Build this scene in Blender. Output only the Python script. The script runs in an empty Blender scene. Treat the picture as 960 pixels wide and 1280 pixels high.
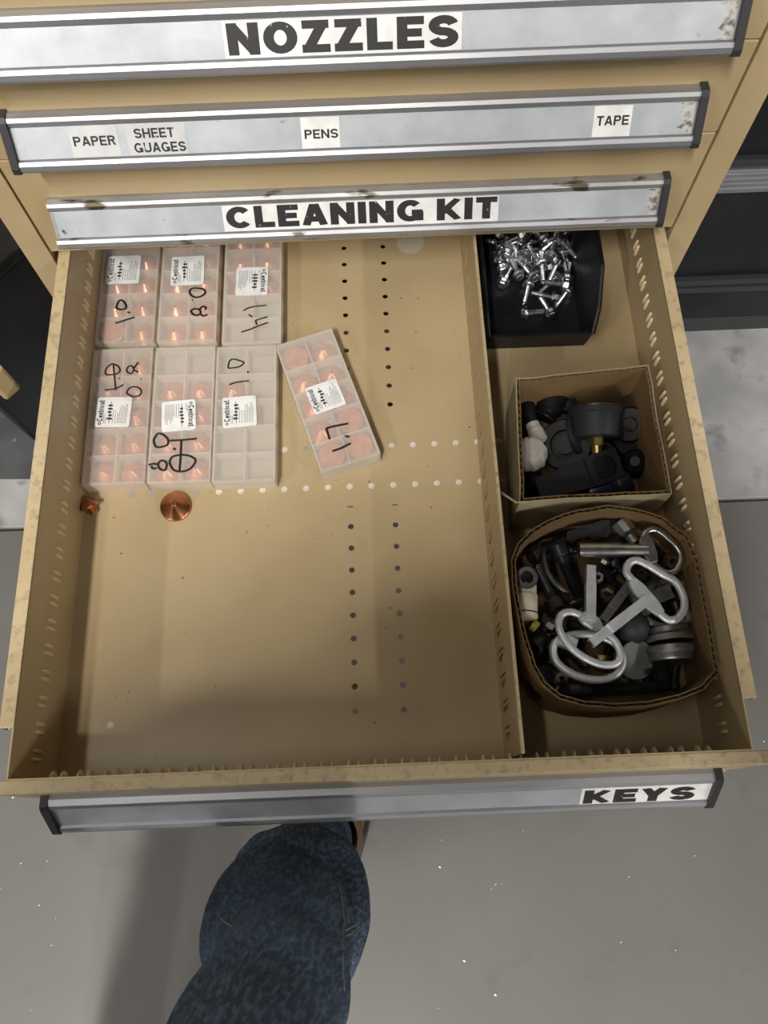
import bpy, bmesh, math, random
from mathutils import Vector, Matrix, Euler
random.seed(7)
S = bpy.context.scene
C = S.collection
PI = math.pi
# ------------------------------------------------------------------ camera, world, lights, exposure
ZR = 0.70                      # height of the open drawer's rim above the concrete
ZF = ZR - 0.104                # drawer floor
FPX = 1013.0
cam = bpy.data.objects.new('camera', bpy.data.cameras.new('camera'))
C.objects.link(cam)
cam.location = (0.0107, -0.5610, ZR + 0.6963)
cam.rotation_euler = (0.3585, 0.0128, -0.0380)
cam.data.sensor_fit = 'VERTICAL'
cam.data.sensor_height = 36.0
cam.data.lens = FPX / 1280.0 * 36.0
cam.data.clip_start = 0.02
S.camera = cam
w = bpy.data.worlds.new('world'); S.world = w; w.use_nodes = True
w.node_tree.nodes['Background'].inputs[0].default_value = (0.80, 0.88, 1.0, 1)
w.node_tree.nodes['Background'].inputs[1].default_value = 0.04


def area(name, loc, aim, sx, sy, energy, col):
    l = bpy.data.lights.new(name, 'AREA'); l.shape = 'RECTANGLE'; l.size = sx; l.size_y = sy
    l.energy = energy; l.color = col
    o = bpy.data.objects.new(name, l); C.objects.link(o)
    o.location = loc
    o.rotation_euler = (Vector(aim) - Vector(loc)).to_track_quat('-Z', 'Y').to_euler()
    return o


WARM = (1.0, 0.95, 0.87)
area('shop_light_rear_centre', (-0.80, -2.5, 4.1), (-0.80, -2.5, 0), 0.15, 1.2, 300, WARM)
area('shop_light_rear_left', (-3.3, -3.3, 4.1), (-3.3, -3.3, 0), 0.15, 1.2, 150, WARM)
area('shop_light_rear_right', (4.0, -3.3, 4.1), (4.0, -3.3, 0), 0.15, 1.2, 190, WARM)
for k, (x, e) in enumerate(((-3.3, 140), (-0.80, 260), (4.0, 120))):
    area('fill_far_row', (x, -6.6, 4.1), (x, -5.6, 0), 0.15, 1.2, e, WARM)  # added row of fill lamps that brightens the drawer fronts
area('shop_light_mid_left', (-1.15, -0.85, 4.1), (-1.15, -0.85, 0), 0.15, 1.2, 28, WARM)
S.view_settings.view_transform = 'Standard'
S.view_settings.look = 'None'
S.view_settings.gamma = 1.0
S.view_settings.use_curve_mapping = False
S.view_settings.exposure = -0.52

# ------------------------------------------------------------------ pixel helpers
CR = Euler((0.3585, 0.0128, -0.0380), 'XYZ').to_matrix()      # the photograph's own pose
CP = Vector((0.0107, -0.5610, ZR + 0.6963))


def ray(x, y):
    return CR @ Vector(((x - 480) / FPX, -(y - 640) / FPX, -1.0))


def px(x, y, z):
    d = ray(x, y)
    return CP + d * ((z - CP.z) / d.z)


def pplane(x, y, o, n):
    d = ray(x, y)
    return CP + d * ((Vector(o) - CP).dot(n) / d.dot(n))


# ------------------------------------------------------------------ materials
MATS = {}


def mat(name, col, rough=0.5, metal=0.0, col2=None, nscale=30.0, lo=0.4, hi=0.6, bump=0.0, bscale=200.0,
        spots=None, sscale=60.0, slo=0.62, shi=0.68, stretch=None, spec=0.5, coat=0.0, trans=0.0):
    m = bpy.data.materials.new(name); m.use_nodes = True
    nt = m.node_tree; N = nt.nodes; L = nt.links
    b = N['Principled BSDF']
    b.inputs['Base Color'].default_value = (*col, 1)
    b.inputs['Roughness'].default_value = rough
    b.inputs['Metallic'].default_value = metal
    b.inputs['Specular IOR Level'].default_value = spec
    b.inputs['Coat Weight'].default_value = coat
    b.inputs['Transmission Weight'].default_value = trans
    tc = N.new('ShaderNodeTexCoord'); vec = tc.outputs['Object']
    if stretch:
        mp = N.new('ShaderNodeMapping'); mp.inputs['Scale'].default_value = stretch
        L.new(vec, mp.inputs['Vector']); vec = mp.outputs['Vector']

    def noise(sc, detail=4):
        n = N.new('ShaderNodeTexNoise'); n.inputs['Scale'].default_value = sc; n.inputs['Detail'].default_value = detail
        L.new(vec, n.inputs['Vector']); return n.outputs['Fac']

    def ramp(fac, a, c):
        r = N.new('ShaderNodeMapRange'); r.inputs['From Min'].default_value = a; r.inputs['From Max'].default_value = c
        L.new(fac, r.inputs['Value']); return r.outputs['Result']

    def mix(fac, a, c):
        x = N.new('ShaderNodeMix'); x.data_type = 'RGBA'
        L.new(fac, x.inputs['Factor'])
        if isinstance(a, tuple): x.inputs['A'].default_value = (*a, 1)
        else: L.new(a, x.inputs['A'])
        x.inputs['B'].default_value = (*c, 1)
        return x.outputs['Result']
    cur = col
    if col2: cur = mix(ramp(noise(nscale), lo, hi), cur, col2)
    if spots: cur = mix(ramp(noise(sscale, 3), slo, shi), cur, spots)
    if not isinstance(cur, tuple): L.new(cur, b.inputs['Base Color'])
    if bump:
        bp_ = N.new('ShaderNodeBump'); bp_.inputs['Strength'].default_value = bump; bp_.inputs['Distance'].default_value = 0.002
        L.new(noise(bscale), bp_.inputs['Height']); L.new(bp_.outputs['Normal'], b.inputs['Normal'])
    MATS[name] = m
    return m


def clear_mat(name, col, alpha, rough=0.35):
    m = bpy.data.materials.new(name); m.use_nodes = True
    nt = m.node_tree; N = nt.nodes; L = nt.links
    b = N['Principled BSDF']; out = N['Material Output']
    b.inputs['Base Color'].default_value = (*col, 1); b.inputs['Roughness'].default_value = rough
    t = N.new('ShaderNodeBsdfTransparent'); t.inputs[0].default_value = (0.97, 0.96, 0.95, 1)
    tl = N.new('ShaderNodeBsdfTranslucent'); tl.inputs[0].default_value = (*col, 1)
    a = N.new('ShaderNodeMixShader'); a.inputs[0].default_value = 0.35
    L.new(b.outputs[0], a.inputs[1]); L.new(tl.outputs[0], a.inputs[2])
    x = N.new('ShaderNodeMixShader'); x.inputs[0].default_value = alpha
    L.new(t.outputs[0], x.inputs[1]); L.new(a.outputs[0], x.inputs[2]); L.new(x.outputs[0], out.inputs[0])
    MATS[name] = m
    return m


CREAM = (0.435, 0.34, 0.20)
mat('cream_paint', CREAM, 0.42, col2=(0.40, 0.30, 0.16), nscale=9, lo=0.35, hi=0.7, bump=0.05, bscale=350)
mat('cream_worn', CREAM, 0.5, col2=(0.50, 0.41, 0.26), nscale=12, lo=0.4, hi=0.65, bump=0.08, bscale=300,
    spots=(0.26, 0.20, 0.125), sscale=160, slo=0.52, shi=0.80)
mat('cream_floor', (0.43, 0.337, 0.20), 0.36, col2=(0.365, 0.275, 0.152), nscale=6, lo=0.38, hi=0.66, bump=0.04, bscale=400,
    spots=(0.06, 0.04, 0.025), sscale=170, slo=0.715, shi=0.745)
mat('strap_lit', (0.62, 0.50, 0.31), 0.24)  # cabinet cream lightened, putting the straps' highlights into the colour
mat('aluminium', (0.46, 0.47, 0.50), 0.48, 0.85, col2=(0.34, 0.35, 0.38), nscale=40, lo=0.35, hi=0.7, bump=0.06, bscale=300,
    stretch=(0.12, 1, 1))
mat('alu_face', (0.53, 0.565, 0.615), 0.42, 0.5, col2=(0.41, 0.44, 0.485), nscale=35, lo=0.35, hi=0.75, bump=0.05, bscale=200,
    spots=(0.10, 0.09, 0.075), sscale=75, slo=0.70, shi=0.78)
mat('alu_worn', (0.45, 0.46, 0.48), 0.48, 0.8, col2=(0.34, 0.34, 0.36), nscale=40, lo=0.35, hi=0.7,
    spots=(0.10, 0.085, 0.06), sscale=65, slo=0.60, shi=0.68, stretch=(0.4, 1, 1))
mat('grime', (0.13, 0.115, 0.09), 0.75, col2=(0.44, 0.44, 0.43), nscale=170, lo=0.40, hi=0.56)
mat('sticker', (0.76, 0.77, 0.77), 0.35, col2=(0.66, 0.67, 0.68), nscale=60)
mat('sticker_clear', (0.60, 0.61, 0.63), 0.3, 0.2, col2=(0.55, 0.56, 0.58), nscale=60)
mat('letter_black', (0.018, 0.018, 0.02), 0.45, spots=(0.35, 0.35, 0.35), sscale=240, slo=0.68, shi=0.74)
mat('print_black', (0.03, 0.03, 0.035), 0.5)
mat('print_grey', (0.30, 0.30, 0.32), 0.5)
mat('marker', (0.012, 0.011, 0.012), 0.4)
mat('black_plastic', (0.006, 0.006, 0.007), 0.42, spec=0.25, col2=(0.012, 0.012, 0.013), nscale=40, bump=0.05)
mat('black_cap', (0.022, 0.023, 0.026), 0.5)
mat('bin_black', (0.007, 0.007, 0.009), 0.42, col2=(0.012, 0.012, 0.015), nscale=25, bump=0.06, bscale=120,
    spots=(0.05, 0.05, 0.06), sscale=45, slo=0.70, shi=0.8, spec=0.3)
mat('black_oxide', (0.022, 0.022, 0.026), 0.36, 0.6, col2=(0.04, 0.04, 0.045), nscale=60)
mat('dark_steel', (0.10, 0.10, 0.105), 0.38, 0.85, col2=(0.06, 0.06, 0.06), nscale=60)
mat('charcoal_plastic', (0.022, 0.024, 0.029), 0.5, spec=0.25, col2=(0.020, 0.021, 0.024), nscale=80, bump=0.05, bscale=500)
mat('zinc', (0.66, 0.68, 0.70), 0.30, 1.0, col2=(0.48, 0.50, 0.52), nscale=120, bump=0.04, bscale=400)
mat('zinc_cast', (0.66, 0.69, 0.72), 0.40, 0.55, col2=(0.54, 0.57, 0.60), nscale=90, bump=0.15, bscale=600)
mat('nickel', (0.55, 0.53, 0.52), 0.28, 1.0, col2=(0.40, 0.38, 0.37), nscale=80)
mat('grey_metal', (0.26, 0.255, 0.24), 0.42, 0.8, col2=(0.19, 0.185, 0.17), nscale=60)
mat('copper', (0.86, 0.42, 0.26), 0.30, 0.72, col2=(0.74, 0.33, 0.19), nscale=90)
mat('copper_dark', (0.40, 0.17, 0.085), 0.26, 1.0, col2=(0.58, 0.26, 0.14), nscale=60)
mat('hole_dark', (0.02, 0.015, 0.012), 0.9)
mat('dull_metal', (0.22, 0.22, 0.215), 0.65, 0.3, col2=(0.17, 0.17, 0.165), nscale=60)
mat('brass', (0.55, 0.40, 0.14), 0.35, 0.9)
clear_mat('frosted', (0.92, 0.89, 0.86), 0.25)
clear_mat('frosted_rib', (0.95, 0.90, 0.84), 0.62)
clear_mat('frosted_wall', (0.88, 0.83, 0.74), 0.55)
clear_mat('clear_disc', (0.80, 0.76, 0.66), 0.55)
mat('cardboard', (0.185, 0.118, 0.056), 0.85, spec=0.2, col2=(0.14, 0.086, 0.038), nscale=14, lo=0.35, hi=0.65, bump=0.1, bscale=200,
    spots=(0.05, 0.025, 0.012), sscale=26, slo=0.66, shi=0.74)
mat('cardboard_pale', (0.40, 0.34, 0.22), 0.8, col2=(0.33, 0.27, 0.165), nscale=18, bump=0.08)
mat('flute', (0.30, 0.20, 0.105), 0.9)
mat('white_plastic', (0.62, 0.60, 0.56), 0.5, col2=(0.5, 0.48, 0.45), nscale=50)
mat('cream_plastic', (0.58, 0.53, 0.42), 0.45, col2=(0.42, 0.37, 0.28), nscale=60)
mat('yellow_plastic', (0.50, 0.45, 0.08), 0.5)
mat('blue_black', (0.01, 0.015, 0.04), 0.3)
mat('floor_dot', (0.66, 0.62, 0.55), 0.45, col2=(0.54, 0.50, 0.43), nscale=120)
mat('dot_grey', (0.30, 0.285, 0.285), 0.6)
mat('concrete', (0.25, 0.255, 0.262), 0.75, col2=(0.40, 0.405, 0.415), nscale=7, lo=0.38, hi=0.68, bump=0.25, bscale=60,
    spots=(0.15, 0.15, 0.155), sscale=16, slo=0.58, shi=0.75)
mat('concrete_sealed', (0.112, 0.109, 0.106), 0.5, col2=(0.130, 0.127, 0.123), nscale=3.0, lo=0.35, hi=0.68, bump=0.06, bscale=200,
    spots=(0.102, 0.099, 0.096), sscale=11, slo=0.62, shi=0.74)
mat('wall_paint', (0.42, 0.42, 0.40), 0.8, col2=(0.38, 0.38, 0.36), nscale=3)
mat('joint', (0.06, 0.058, 0.055), 0.9)
mat('black_enamel', (0.006, 0.007, 0.010), 0.36, spec=0.3, col2=(0.012, 0.013, 0.017), nscale=6)
mat('black_trim', (0.03, 0.032, 0.036), 0.4)
mat('shade_grey', (0.055, 0.058, 0.065), 0.7, col2=(0.08, 0.083, 0.09), nscale=15, spots=(0.22, 0.22, 0.23), sscale=24, slo=0.69, shi=0.74)  # dark grey that paints the shaded floor by the cabinet, with scuffs
mat('chip', (0.75, 0.74, 0.72), 0.4)
mat('tan_leather', (0.23, 0.165, 0.105), 0.7, col2=(0.16, 0.11, 0.07), nscale=25, bump=0.2, bscale=120)
mat('lace', (0.05, 0.045, 0.04), 0.8)
mat('shirt', (0.05, 0.05, 0.055), 0.9)
mat('skin', (0.55, 0.33, 0.24), 0.5)
mat('hair', (0.04, 0.025, 0.015), 0.6)
mat('thread', (0.32, 0.30, 0.26), 0.8)


def denim_mat():
    m = bpy.data.materials.new('denim'); m.use_nodes = True
    N = m.node_tree.nodes; L = m.node_tree.links; b = N['Principled BSDF']
    b.inputs['Roughness'].default_value = 0.85
    tc = N.new('ShaderNodeTexCoord')

    def noise(sc, st, det=4):
        mp = N.new('ShaderNodeMapping'); mp.inputs['Scale'].default_value = st
        L.new(tc.outputs['Object'], mp.inputs['Vector'])
        n = N.new('ShaderNodeTexNoise'); n.inputs['Scale'].default_value = sc; n.inputs['Detail'].default_value = det
        L.new(mp.outputs['Vector'], n.inputs['Vector']); return n.outputs['Fac']
    r1 = N.new('ShaderNodeValToRGB'); L.new(noise(7, (1, 1, 0.8), 2), r1.inputs[0])
    r1.color_ramp.elements[0].position = 0.36; r1.color_ramp.elements[0].color = (0.016, 0.025, 0.042, 1)
    r1.color_ramp.elements[1].position = 0.72; r1.color_ramp.elements[1].color = (0.048, 0.078, 0.130, 1)
    x = None
    for sc, st, lo_, hi_ in ((260, (1, 1, 0.06), 0.42, 1.0), (1300, (1, 1, 1), 0.45, 1.15), (4.5, (1, 1, 1), 0.52, 0.95)):
        r2 = N.new('ShaderNodeMapRange'); L.new(noise(sc, st, 3), r2.inputs['Value'])
        r2.inputs['From Min'].default_value = lo_; r2.inputs['From Max'].default_value = hi_
        y = N.new('ShaderNodeMix'); y.data_type = 'RGBA'; L.new(r2.outputs['Result'], y.inputs['Factor'])
        L.new(r1.outputs[0] if x is None else x.outputs['Result'], y.inputs['A']); y.inputs['B'].default_value = (0.17, 0.25, 0.38, 1)
        x = y
    L.new(x.outputs['Result'], b.inputs['Base Color'])
    bp_ = N.new('ShaderNodeBump'); bp_.inputs['Strength'].default_value = 0.3; bp_.inputs['Distance'].default_value = 0.002
    L.new(noise(500, (1, 1, 1), 2), bp_.inputs['Height']); L.new(bp_.outputs['Normal'], b.inputs['Normal'])
    MATS['denim'] = m


denim_mat()

# ------------------------------------------------------------------ mesh helpers


def BM():
    return bmesh.new()


def box(bm, x0, x1, y0, y1, z0, z1, M=None, bev=0.0):
    vs = [Vector((x, y, z)) for x in (x0, x1) for y in (y0, y1) for z in (z0, z1)]
    if M is not None: vs = [M @ v for v in vs]
    v = [bm.verts.new(p) for p in vs]
    fs = [bm.faces.new([v[i] for i in f]) for f in ((0, 1, 3, 2), (4, 6, 7, 5), (0, 4, 5, 1), (2, 3, 7, 6), (0, 2, 6, 4), (1, 5, 7, 3))]
    if bev > 0:
        es = {e for f in fs for e in f.edges}
        bmesh.ops.bevel(bm, geom=list(es), offset=bev, segments=2, affect='EDGES', profile=0.5)


def prism(bm, poly, z0, z1, M=None):
    """poly: list of (x,y) -> extruded z0..z1"""
    M = M or Matrix()
    a = [bm.verts.new(M @ Vector((x, y, z0))) for x, y in poly]
    b = [bm.verts.new(M @ Vector((x, y, z1))) for x, y in poly]
    n = len(poly)
    bm.faces.new(a[::-1]); bm.faces.new(b)
    for i in range(n):
        bm.faces.new((a[i], a[(i + 1) % n], b[(i + 1) % n], b[i]))


def lathe(bm, prof, n=16, M=None, caps=True):
    """prof: (r, z) list about the local z axis"""
    M = M or Matrix()
    rings = []
    for r, z in prof:
        if r < 1e-6:
            rings.append([bm.verts.new(M @ Vector((0, 0, z)))])
        else:
            rings.append([bm.verts.new(M @ Vector((r * math.cos(2 * PI * i / n), r * math.sin(2 * PI * i / n), z))) for i in range(n)])
    for a, b in zip(rings[:-1], rings[1:]):
        for i in range(n):
            j = (i + 1) % n
            if len(a) == 1 and len(b) == 1: continue
            if len(a) == 1: bm.faces.new((a[0], b[i], b[j]))
            elif len(b) == 1: bm.faces.new((a[i], a[j], b[0]))
            else: bm.faces.new((a[i], a[j], b[j], b[i]))
    if caps:
        if len(rings[0]) > 1: bm.faces.new(rings[0][::-1])
        if len(rings[-1]) > 1: bm.faces.new(rings[-1])


def tube(bm, pts, rad, n=8, closed=False, M=None, flat=1.0):
    M = M or Matrix()
    P = [Vector(p) for p in pts]
    k = len(P)
    rings = []
    up = None
    for i in range(k):
        if closed: t = P[(i + 1) % k] - P[i - 1]
        else: t = P[min(i + 1, k - 1)] - P[max(i - 1, 0)]
        t.normalize()
        if up is None:
            up = Vector((0, 0, 1)) if abs(t.z) < 0.9 else Vector((1, 0, 0))
        s = t.cross(up).normalized(); u = s.cross(t).normalized(); up = u
        r = rad[i] if isinstance(rad, (list, tuple)) else rad
        rings.append([bm.verts.new(M @ (P[i] + s * r * math.cos(2 * PI * j / n) + u * r * flat * math.sin(2 * PI * j / n))) for j in range(n)])
    for i in range(k if closed else k - 1):
        a = rings[i]; b = rings[(i + 1) % k]
        for j in range(n):
            bm.faces.new((a[j], a[(j + 1) % n], b[(j + 1) % n], b[j]))
    if not closed:
        bm.faces.new(rings[0][::-1]); bm.faces.new(rings[-1])


def obj(name, bm, m, parent=None, smooth=False, ang=0.6):
    bmesh.ops.recalc_face_normals(bm, faces=bm.faces[:])
    me = bpy.data.meshes.new(name); bm.to_mesh(me); bm.free()
    me.materials.append(MATS[m] if isinstance(m, str) else m)
    if smooth:
        for p in me.polygons: p.use_smooth = True
        me.set_sharp_from_angle(angle=ang)
    o = bpy.data.objects.new(name, me); C.objects.link(o)
    if parent is not None: o.parent = parent
    return o


def shared(name, me, parent, loc=None, M=None):
    o = bpy.data.objects.new(name, me); C.objects.link(o); o.parent = parent
    if M is not None: o.matrix_local = M
    elif loc is not None: o.location = loc
    return o


def tag(o, label, cat, group=None, kind=None):
    o['label'] = label; o['category'] = cat
    if group: o['group'] = group
    if kind: o['kind'] = kind
    return o


def thing(name, label, cat, loc=(0, 0, 0), group=None, M=None):
    o = bpy.data.objects.new(name, None); C.objects.link(o); o.empty_display_size = 0.02
    if M is not None: o.matrix_world = M
    else: o.location = loc
    return tag(o, label, cat, group)


def struct(name, bm, m, **k):
    o = obj(name, bm, m, **k); o['kind'] = 'structure'
    return o


def copy_thing(src, M, label=None):
    c = src.copy(); C.objects.link(c); c.matrix_world = M
    if label: c['label'] = label
    for ch in src.children:
        d = ch.copy(); C.objects.link(d); d.parent = c
    return c


def cut(o, bm):
    """cut the closed shapes in bm out of o"""
    bmesh.ops.recalc_face_normals(bm, faces=bm.faces[:])
    me = bpy.data.meshes.new('cutter'); bm.to_mesh(me); bm.free()
    c = bpy.data.objects.new('cutter', me); C.objects.link(c)
    bpy.context.view_layer.update()
    c.matrix_world = o.matrix_world
    md = o.modifiers.new('cut', 'BOOLEAN'); md.object = c; md.operation = 'DIFFERENCE'; md.solver = 'EXACT'
    bpy.context.view_layer.update()
    dg = bpy.context.evaluated_depsgraph_get()
    new = bpy.data.meshes.new_from_object(o.evaluated_get(dg))
    o.modifiers.clear(); old = o.data; o.data = new
    bpy.data.objects.remove(c); bpy.data.meshes.remove(me); bpy.data.meshes.remove(old)


def arc(cx, cy, rx, ry, a0, a1, n=10):
    return [(cx + rx * math.cos(math.radians(a0 + (a1 - a0) * k / n)), cy + ry * math.sin(math.radians(a0 + (a1 - a0) * k / n))) for k in range(n + 1)]


def glyphs(t):
    """block capitals as centre-line strokes; height 1, stroke width t; value: (advance width, [strokes])"""
    h = t / 2; e = h; T_ = 1 - h
    W = 0.72
    g = {}
    g['N'] = (0.76, [[(e, 0), (e, 1)], [(0.76 - e, 0), (0.76 - e, 1)], [(e * 0.9, 1 - h * 0.3), (0.76 - e * 0.9, h * 0.3)]])
    g['O'] = (0.82, [arc(0.41, 0.5, 0.41 - e, 0.5 - h, 0, 360, 24)])
    g['Z'] = (0.68, [[(0.02, T_), (0.66, T_)], [(0.66 - t * 0.6, T_), (t * 0.6, h)], [(0, h), (0.68, h)]])
    g['L'] = (0.62, [[(e, 0), (e, 1)], [(e, h), (0.62, h)]])
    g['E'] = (0.66, [[(e, 0), (e, 1)], [(e, T_), (0.65, T_)], [(e, 0.5), (0.60, 0.5)], [(e, h), (0.66, h)]])
    g['F'] = (0.62, [[(e, 0), (e, 1)], [(e, T_), (0.62, T_)], [(e, 0.5), (0.56, 0.5)]])
    r = (1 - t) / 4
    g['S'] = (0.72, [arc(0.36, T_ - r, 0.36 - e, r, 12, 180, 9) + arc(0.36, T_ - r, 0.36 - e, r, 180, 270, 5)[1:] + arc(0.36, h + r, 0.36 - e, r, 90, 0, 5)[1:] + arc(0.36, h + r, 0.36 - e, r, 0, -168, 9)[1:]])
    g['P'] = (0.70, [[(e, 0), (e, 1)], [(e, T_), (0.42, T_)] + arc(0.42, 0.70, 0.28 - e, 0.30 - h, 90, -90, 8)[1:] + [(e, 0.40 + h)]])
    g['R'] = (0.74, [[(e, 0), (e, 1)], [(e, T_), (0.42, T_)] + arc(0.42, 0.72, 0.28 - e, 0.28 - h, 90, -90, 8)[1:] + [(e, 0.44 + h)], [(0.40, 0.5), (0.72 - e, 0)]])
    g['A'] = (0.78, [[(e * 0.9, 0), (0.39 - h * 0.15, 1)], [(0.78 - e * 0.9, 0), (0.39 + h * 0.15, 1)], [(0.18, 0.30), (0.60, 0.30)]])
    g['H'] = (0.74, [[(e, 0), (e, 1)], [(0.74 - e, 0), (0.74 - e, 1)], [(e, 0.5), (0.74 - e, 0.5)]])
    g['T'] = (0.66, [[(0, T_), (0.66, T_)], [(0.33, 0), (0.33, T_)]])
    g['U'] = (0.74, [[(e, 1), (e, 0.32)] + arc(0.37, 0.34, 0.37 - e, 0.34 - h, 180, 360, 10) + [(0.74 - e, 1)]])
    g['C'] = (0.78, [arc(0.41, 0.5, 0.41 - e, 0.5 - h, 40, 320, 20)])
    g['G'] = (0.82, [arc(0.41, 0.5, 0.41 - e, 0.5 - h, 42, 345, 20), [(0.46, 0.42), (0.80, 0.42)], [(0.80 - h * 0.8, 0.46), (0.80 - h * 0.8, 0.04)]])
    g['I'] = (t, [[(e, 0), (e, 1)]])
    g['K'] = (0.76, [[(e, 0), (e, 1)], [(e, 0.32), (0.72 - e * 0.6, 1)], [(0.30, 0.52), (0.74 - e * 0.6, 0)]])
    g['Y'] = (0.74, [[(e * 0.9, 1), (0.37, 0.42)], [(0.74 - e * 0.9, 1), (0.37, 0.42)], [(0.37, 0), (0.37, 0.5)]])
    g[' '] = (0.22, [])
    # small letters of the sticker name
    g['n'] = (0.52, [[(e, 0), (e, 0.7)], [(e, 0.45)] + arc(0.26, 0.44, 0.26 - e, 0.26 - h, 180, 0, 8) + [(0.52 - e, 0)]])
    g['e'] = (0.54, [[(e, 0.36), (0.52, 0.36)], arc(0.27, 0.35, 0.27 - e, 0.35 - h, 0, 320, 12)])
    g['t'] = (0.34, [[(0.14, 0.95), (0.14, h), (0.34, h)], [(0, 0.66), (0.32, 0.66)]])
    g['r'] = (0.34, [[(e, 0), (e, 0.7)], [(e, 0.48), (0.2, 0.62), (0.34, 0.62)]])
    g['i'] = (t, [[(e, 0), (e, 0.7)], [(e, 0.84), (e, 1)]])
    g['c'] = (0.50, [arc(0.27, 0.35, 0.27 - e, 0.35 - h, 45, 315, 12)])
    g['u'] = (0.52, [[(0.52 - e, 0), (0.52 - e, 0.7)], [(e, 0.7), (e, 0.3)] + arc(0.26, 0.28, 0.26 - e, 0.28 - h, 180, 360, 8) + [(0.52 - e, 0.4)]])
    return g


def add_text(bm, s, M, u0, u1, v0, v1, t=0.21, gap=0.09, h=0.0004):
    """block lettering filling the rectangle (u0..u1, v0..v1) of frame M, raised by h"""
    g = glyphs(t); total = sum(g[c][0] for c in s) + gap * (len(s) - 1)
    sx = (u1 - u0) / total; sy = v1 - v0; x = 0.0
    for ci, c in enumerate(s):
        wd, strokes = g[c]
        for si, st in enumerate(strokes):
            P = [Vector((a, b)) for a, b in st]; closed = (P[0] - P[-1]).length < 1e-4 and len(P) > 3
            if closed: P = P[:-1]
            n = len(P); L_ = []; R_ = []
            if n < 2: continue
            for i in range(n):
                pa = P[i - 1] if (i or closed) else P[i]; pb = P[(i + 1) % n] if (i < n - 1 or closed) else P[i]
                d1 = (P[i] - pa); d2 = (pb - P[i])
                if d1.length < 1e-6: d1 = d2
                if d2.length < 1e-6: d2 = d1
                d1 = d1.normalized(); d2 = d2.normalized(); m = (d1 + d2).normalized(); k = 1 / max(0.6, m.dot(d1))
                nn = Vector((-m.y, m.x)) * (t / 2 * k)
                L_.append(P[i] + nn); R_.append(P[i] - nn)
            z = h + 0.00003 * si
            f = lambda q: bm.verts.new(M @ Vector((u0 + (x + q.x) * sx, v0 + max(0.0, min(1.0, q.y)) * sy, z)))
            A_ = [f(q) for q in L_]; B_ = [f(q) for q in R_]
            for i in range(n if closed else n - 1):
                j = (i + 1) % n; bm.faces.new((A_[i], B_[i], B_[j], A_[j]))
        x += wd + gap


def frame(o, u, v):
    """matrix with axes u, v, u x v at origin o"""
    u = Vector(u).normalized(); v = (Vector(v) - u * Vector(v).dot(u)).normalized(); n = u.cross(v)
    return Matrix(((u.x, v.x, n.x, o[0]), (u.y, v.y, n.y, o[1]), (u.z, v.z, n.z, o[2]), (0, 0, 0, 1)))


def along(p0, p1, roll=0.0):
    """matrix with local z from p0 to p1"""
    p0 = Vector(p0); p1 = Vector(p1); d = (p1 - p0).normalized()
    ref = Vector((0, 0, 1)) if abs(d.z) < 0.95 else Vector((0, 1, 0))
    s = ref.cross(d).normalized(); u = d.cross(s)
    M = Matrix(((s.x, u.x, d.x, p0.x), (s.y, u.y, d.y, p0.y), (s.z, u.z, d.z, p0.z), (0, 0, 0, 1)))
    return M @ Matrix.Rotation(roll, 4, 'Z')


# ------------------------------------------------------------------ setting: floor
JY = -0.041
bm = BM(); box(bm, -3, 3, -3, 3, -0.06, -0.012)
fl = struct('floor', bm, 'joint')
bm = BM(); box(bm, -3, 3, JY + 0.003, 3, -0.05, 0.0, bev=0.002)
obj('slab', bm, 'concrete', fl)
bm = BM(); box(bm, -3, 3, -3, JY - 0.003, -0.05, -0.001, bev=0.002)
obj('slab', bm, 'concrete_sealed', fl)
bm = BM(); box(bm, -3, 3, 0.93, 1.03, -0.05, 4.5); struct('wall_back', bm, 'wall_paint')
bm = BM()
for i in range(120):
    x = random.uniform(-0.7, 0.75); y = random.uniform(-1.0, -0.3)
    if -0.52 < x < 0.02: continue
    s = random.choice((0.0006, 0.0008, 0.0010, 0.0018))
    box(bm, -s, s, -s * 0.7, s * 0.7, 0, s, Matrix.Translation((x, y, -0.001)) @ Matrix.Rotation(random.random() * 3, 4, 'Z'))
o = obj('metal_chips', bm, 'chip'); tag(o, 'tiny pale metal chips scattered over the sealed concrete floor', 'chips', kind='stuff')

# ------------------------------------------------------------------ cabinet carcass
FW = 0.3225        # half width of the drawer fronts
CW = 0.3529        # half width of the cabinet
ZTOP = ZR + 0.50
cab = thing('storage_cabinet', 'cream painted steel drawer cabinet with four label-strip drawers in view', 'cabinet', (0, 0.3, 0))
cab.location = (0, 0, 0)
for s in (-1, 1):
    bm = BM(); a, b = sorted((s * CW, s * (CW - 0.0015))); box(bm, a, b, 0.003, 0.70, 0.0, ZTOP)
    obj('side_panel', bm, 'cream_paint', cab)
    bm = BM(); a, b = sorted((s * CW, s * (FW + 0.0035))); box(bm, a, b, 0.002, 0.03, 0.0, ZTOP, bev=0.0008)
    obj('stile', bm, 'cream_paint', cab)
    bm = BM(); a, b = sorted((s * (FW + 0.006), s * (FW - 0.010))); box(bm, a, b, 0.032, 0.66, ZR - 0.075, ZR - 0.045)
    obj('drawer_rail', bm, 'dark_steel', cab)
bm = BM(); box(bm, -CW, CW, 0.699, 0.7005, 0.0, ZTOP); obj('back_panel', bm, 'cream_paint', cab)
bm = BM(); box(bm, -CW, CW, 0.0, 0.7005, ZTOP, ZTOP + 0.02, bev=0.003); obj('cabinet_top', bm, 'cream_paint', cab)
bm = BM(); box(bm, -CW, CW, 0.02, 0.70, 0.0, 0.06); obj('plinth', bm, 'cream_paint', cab)

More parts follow.
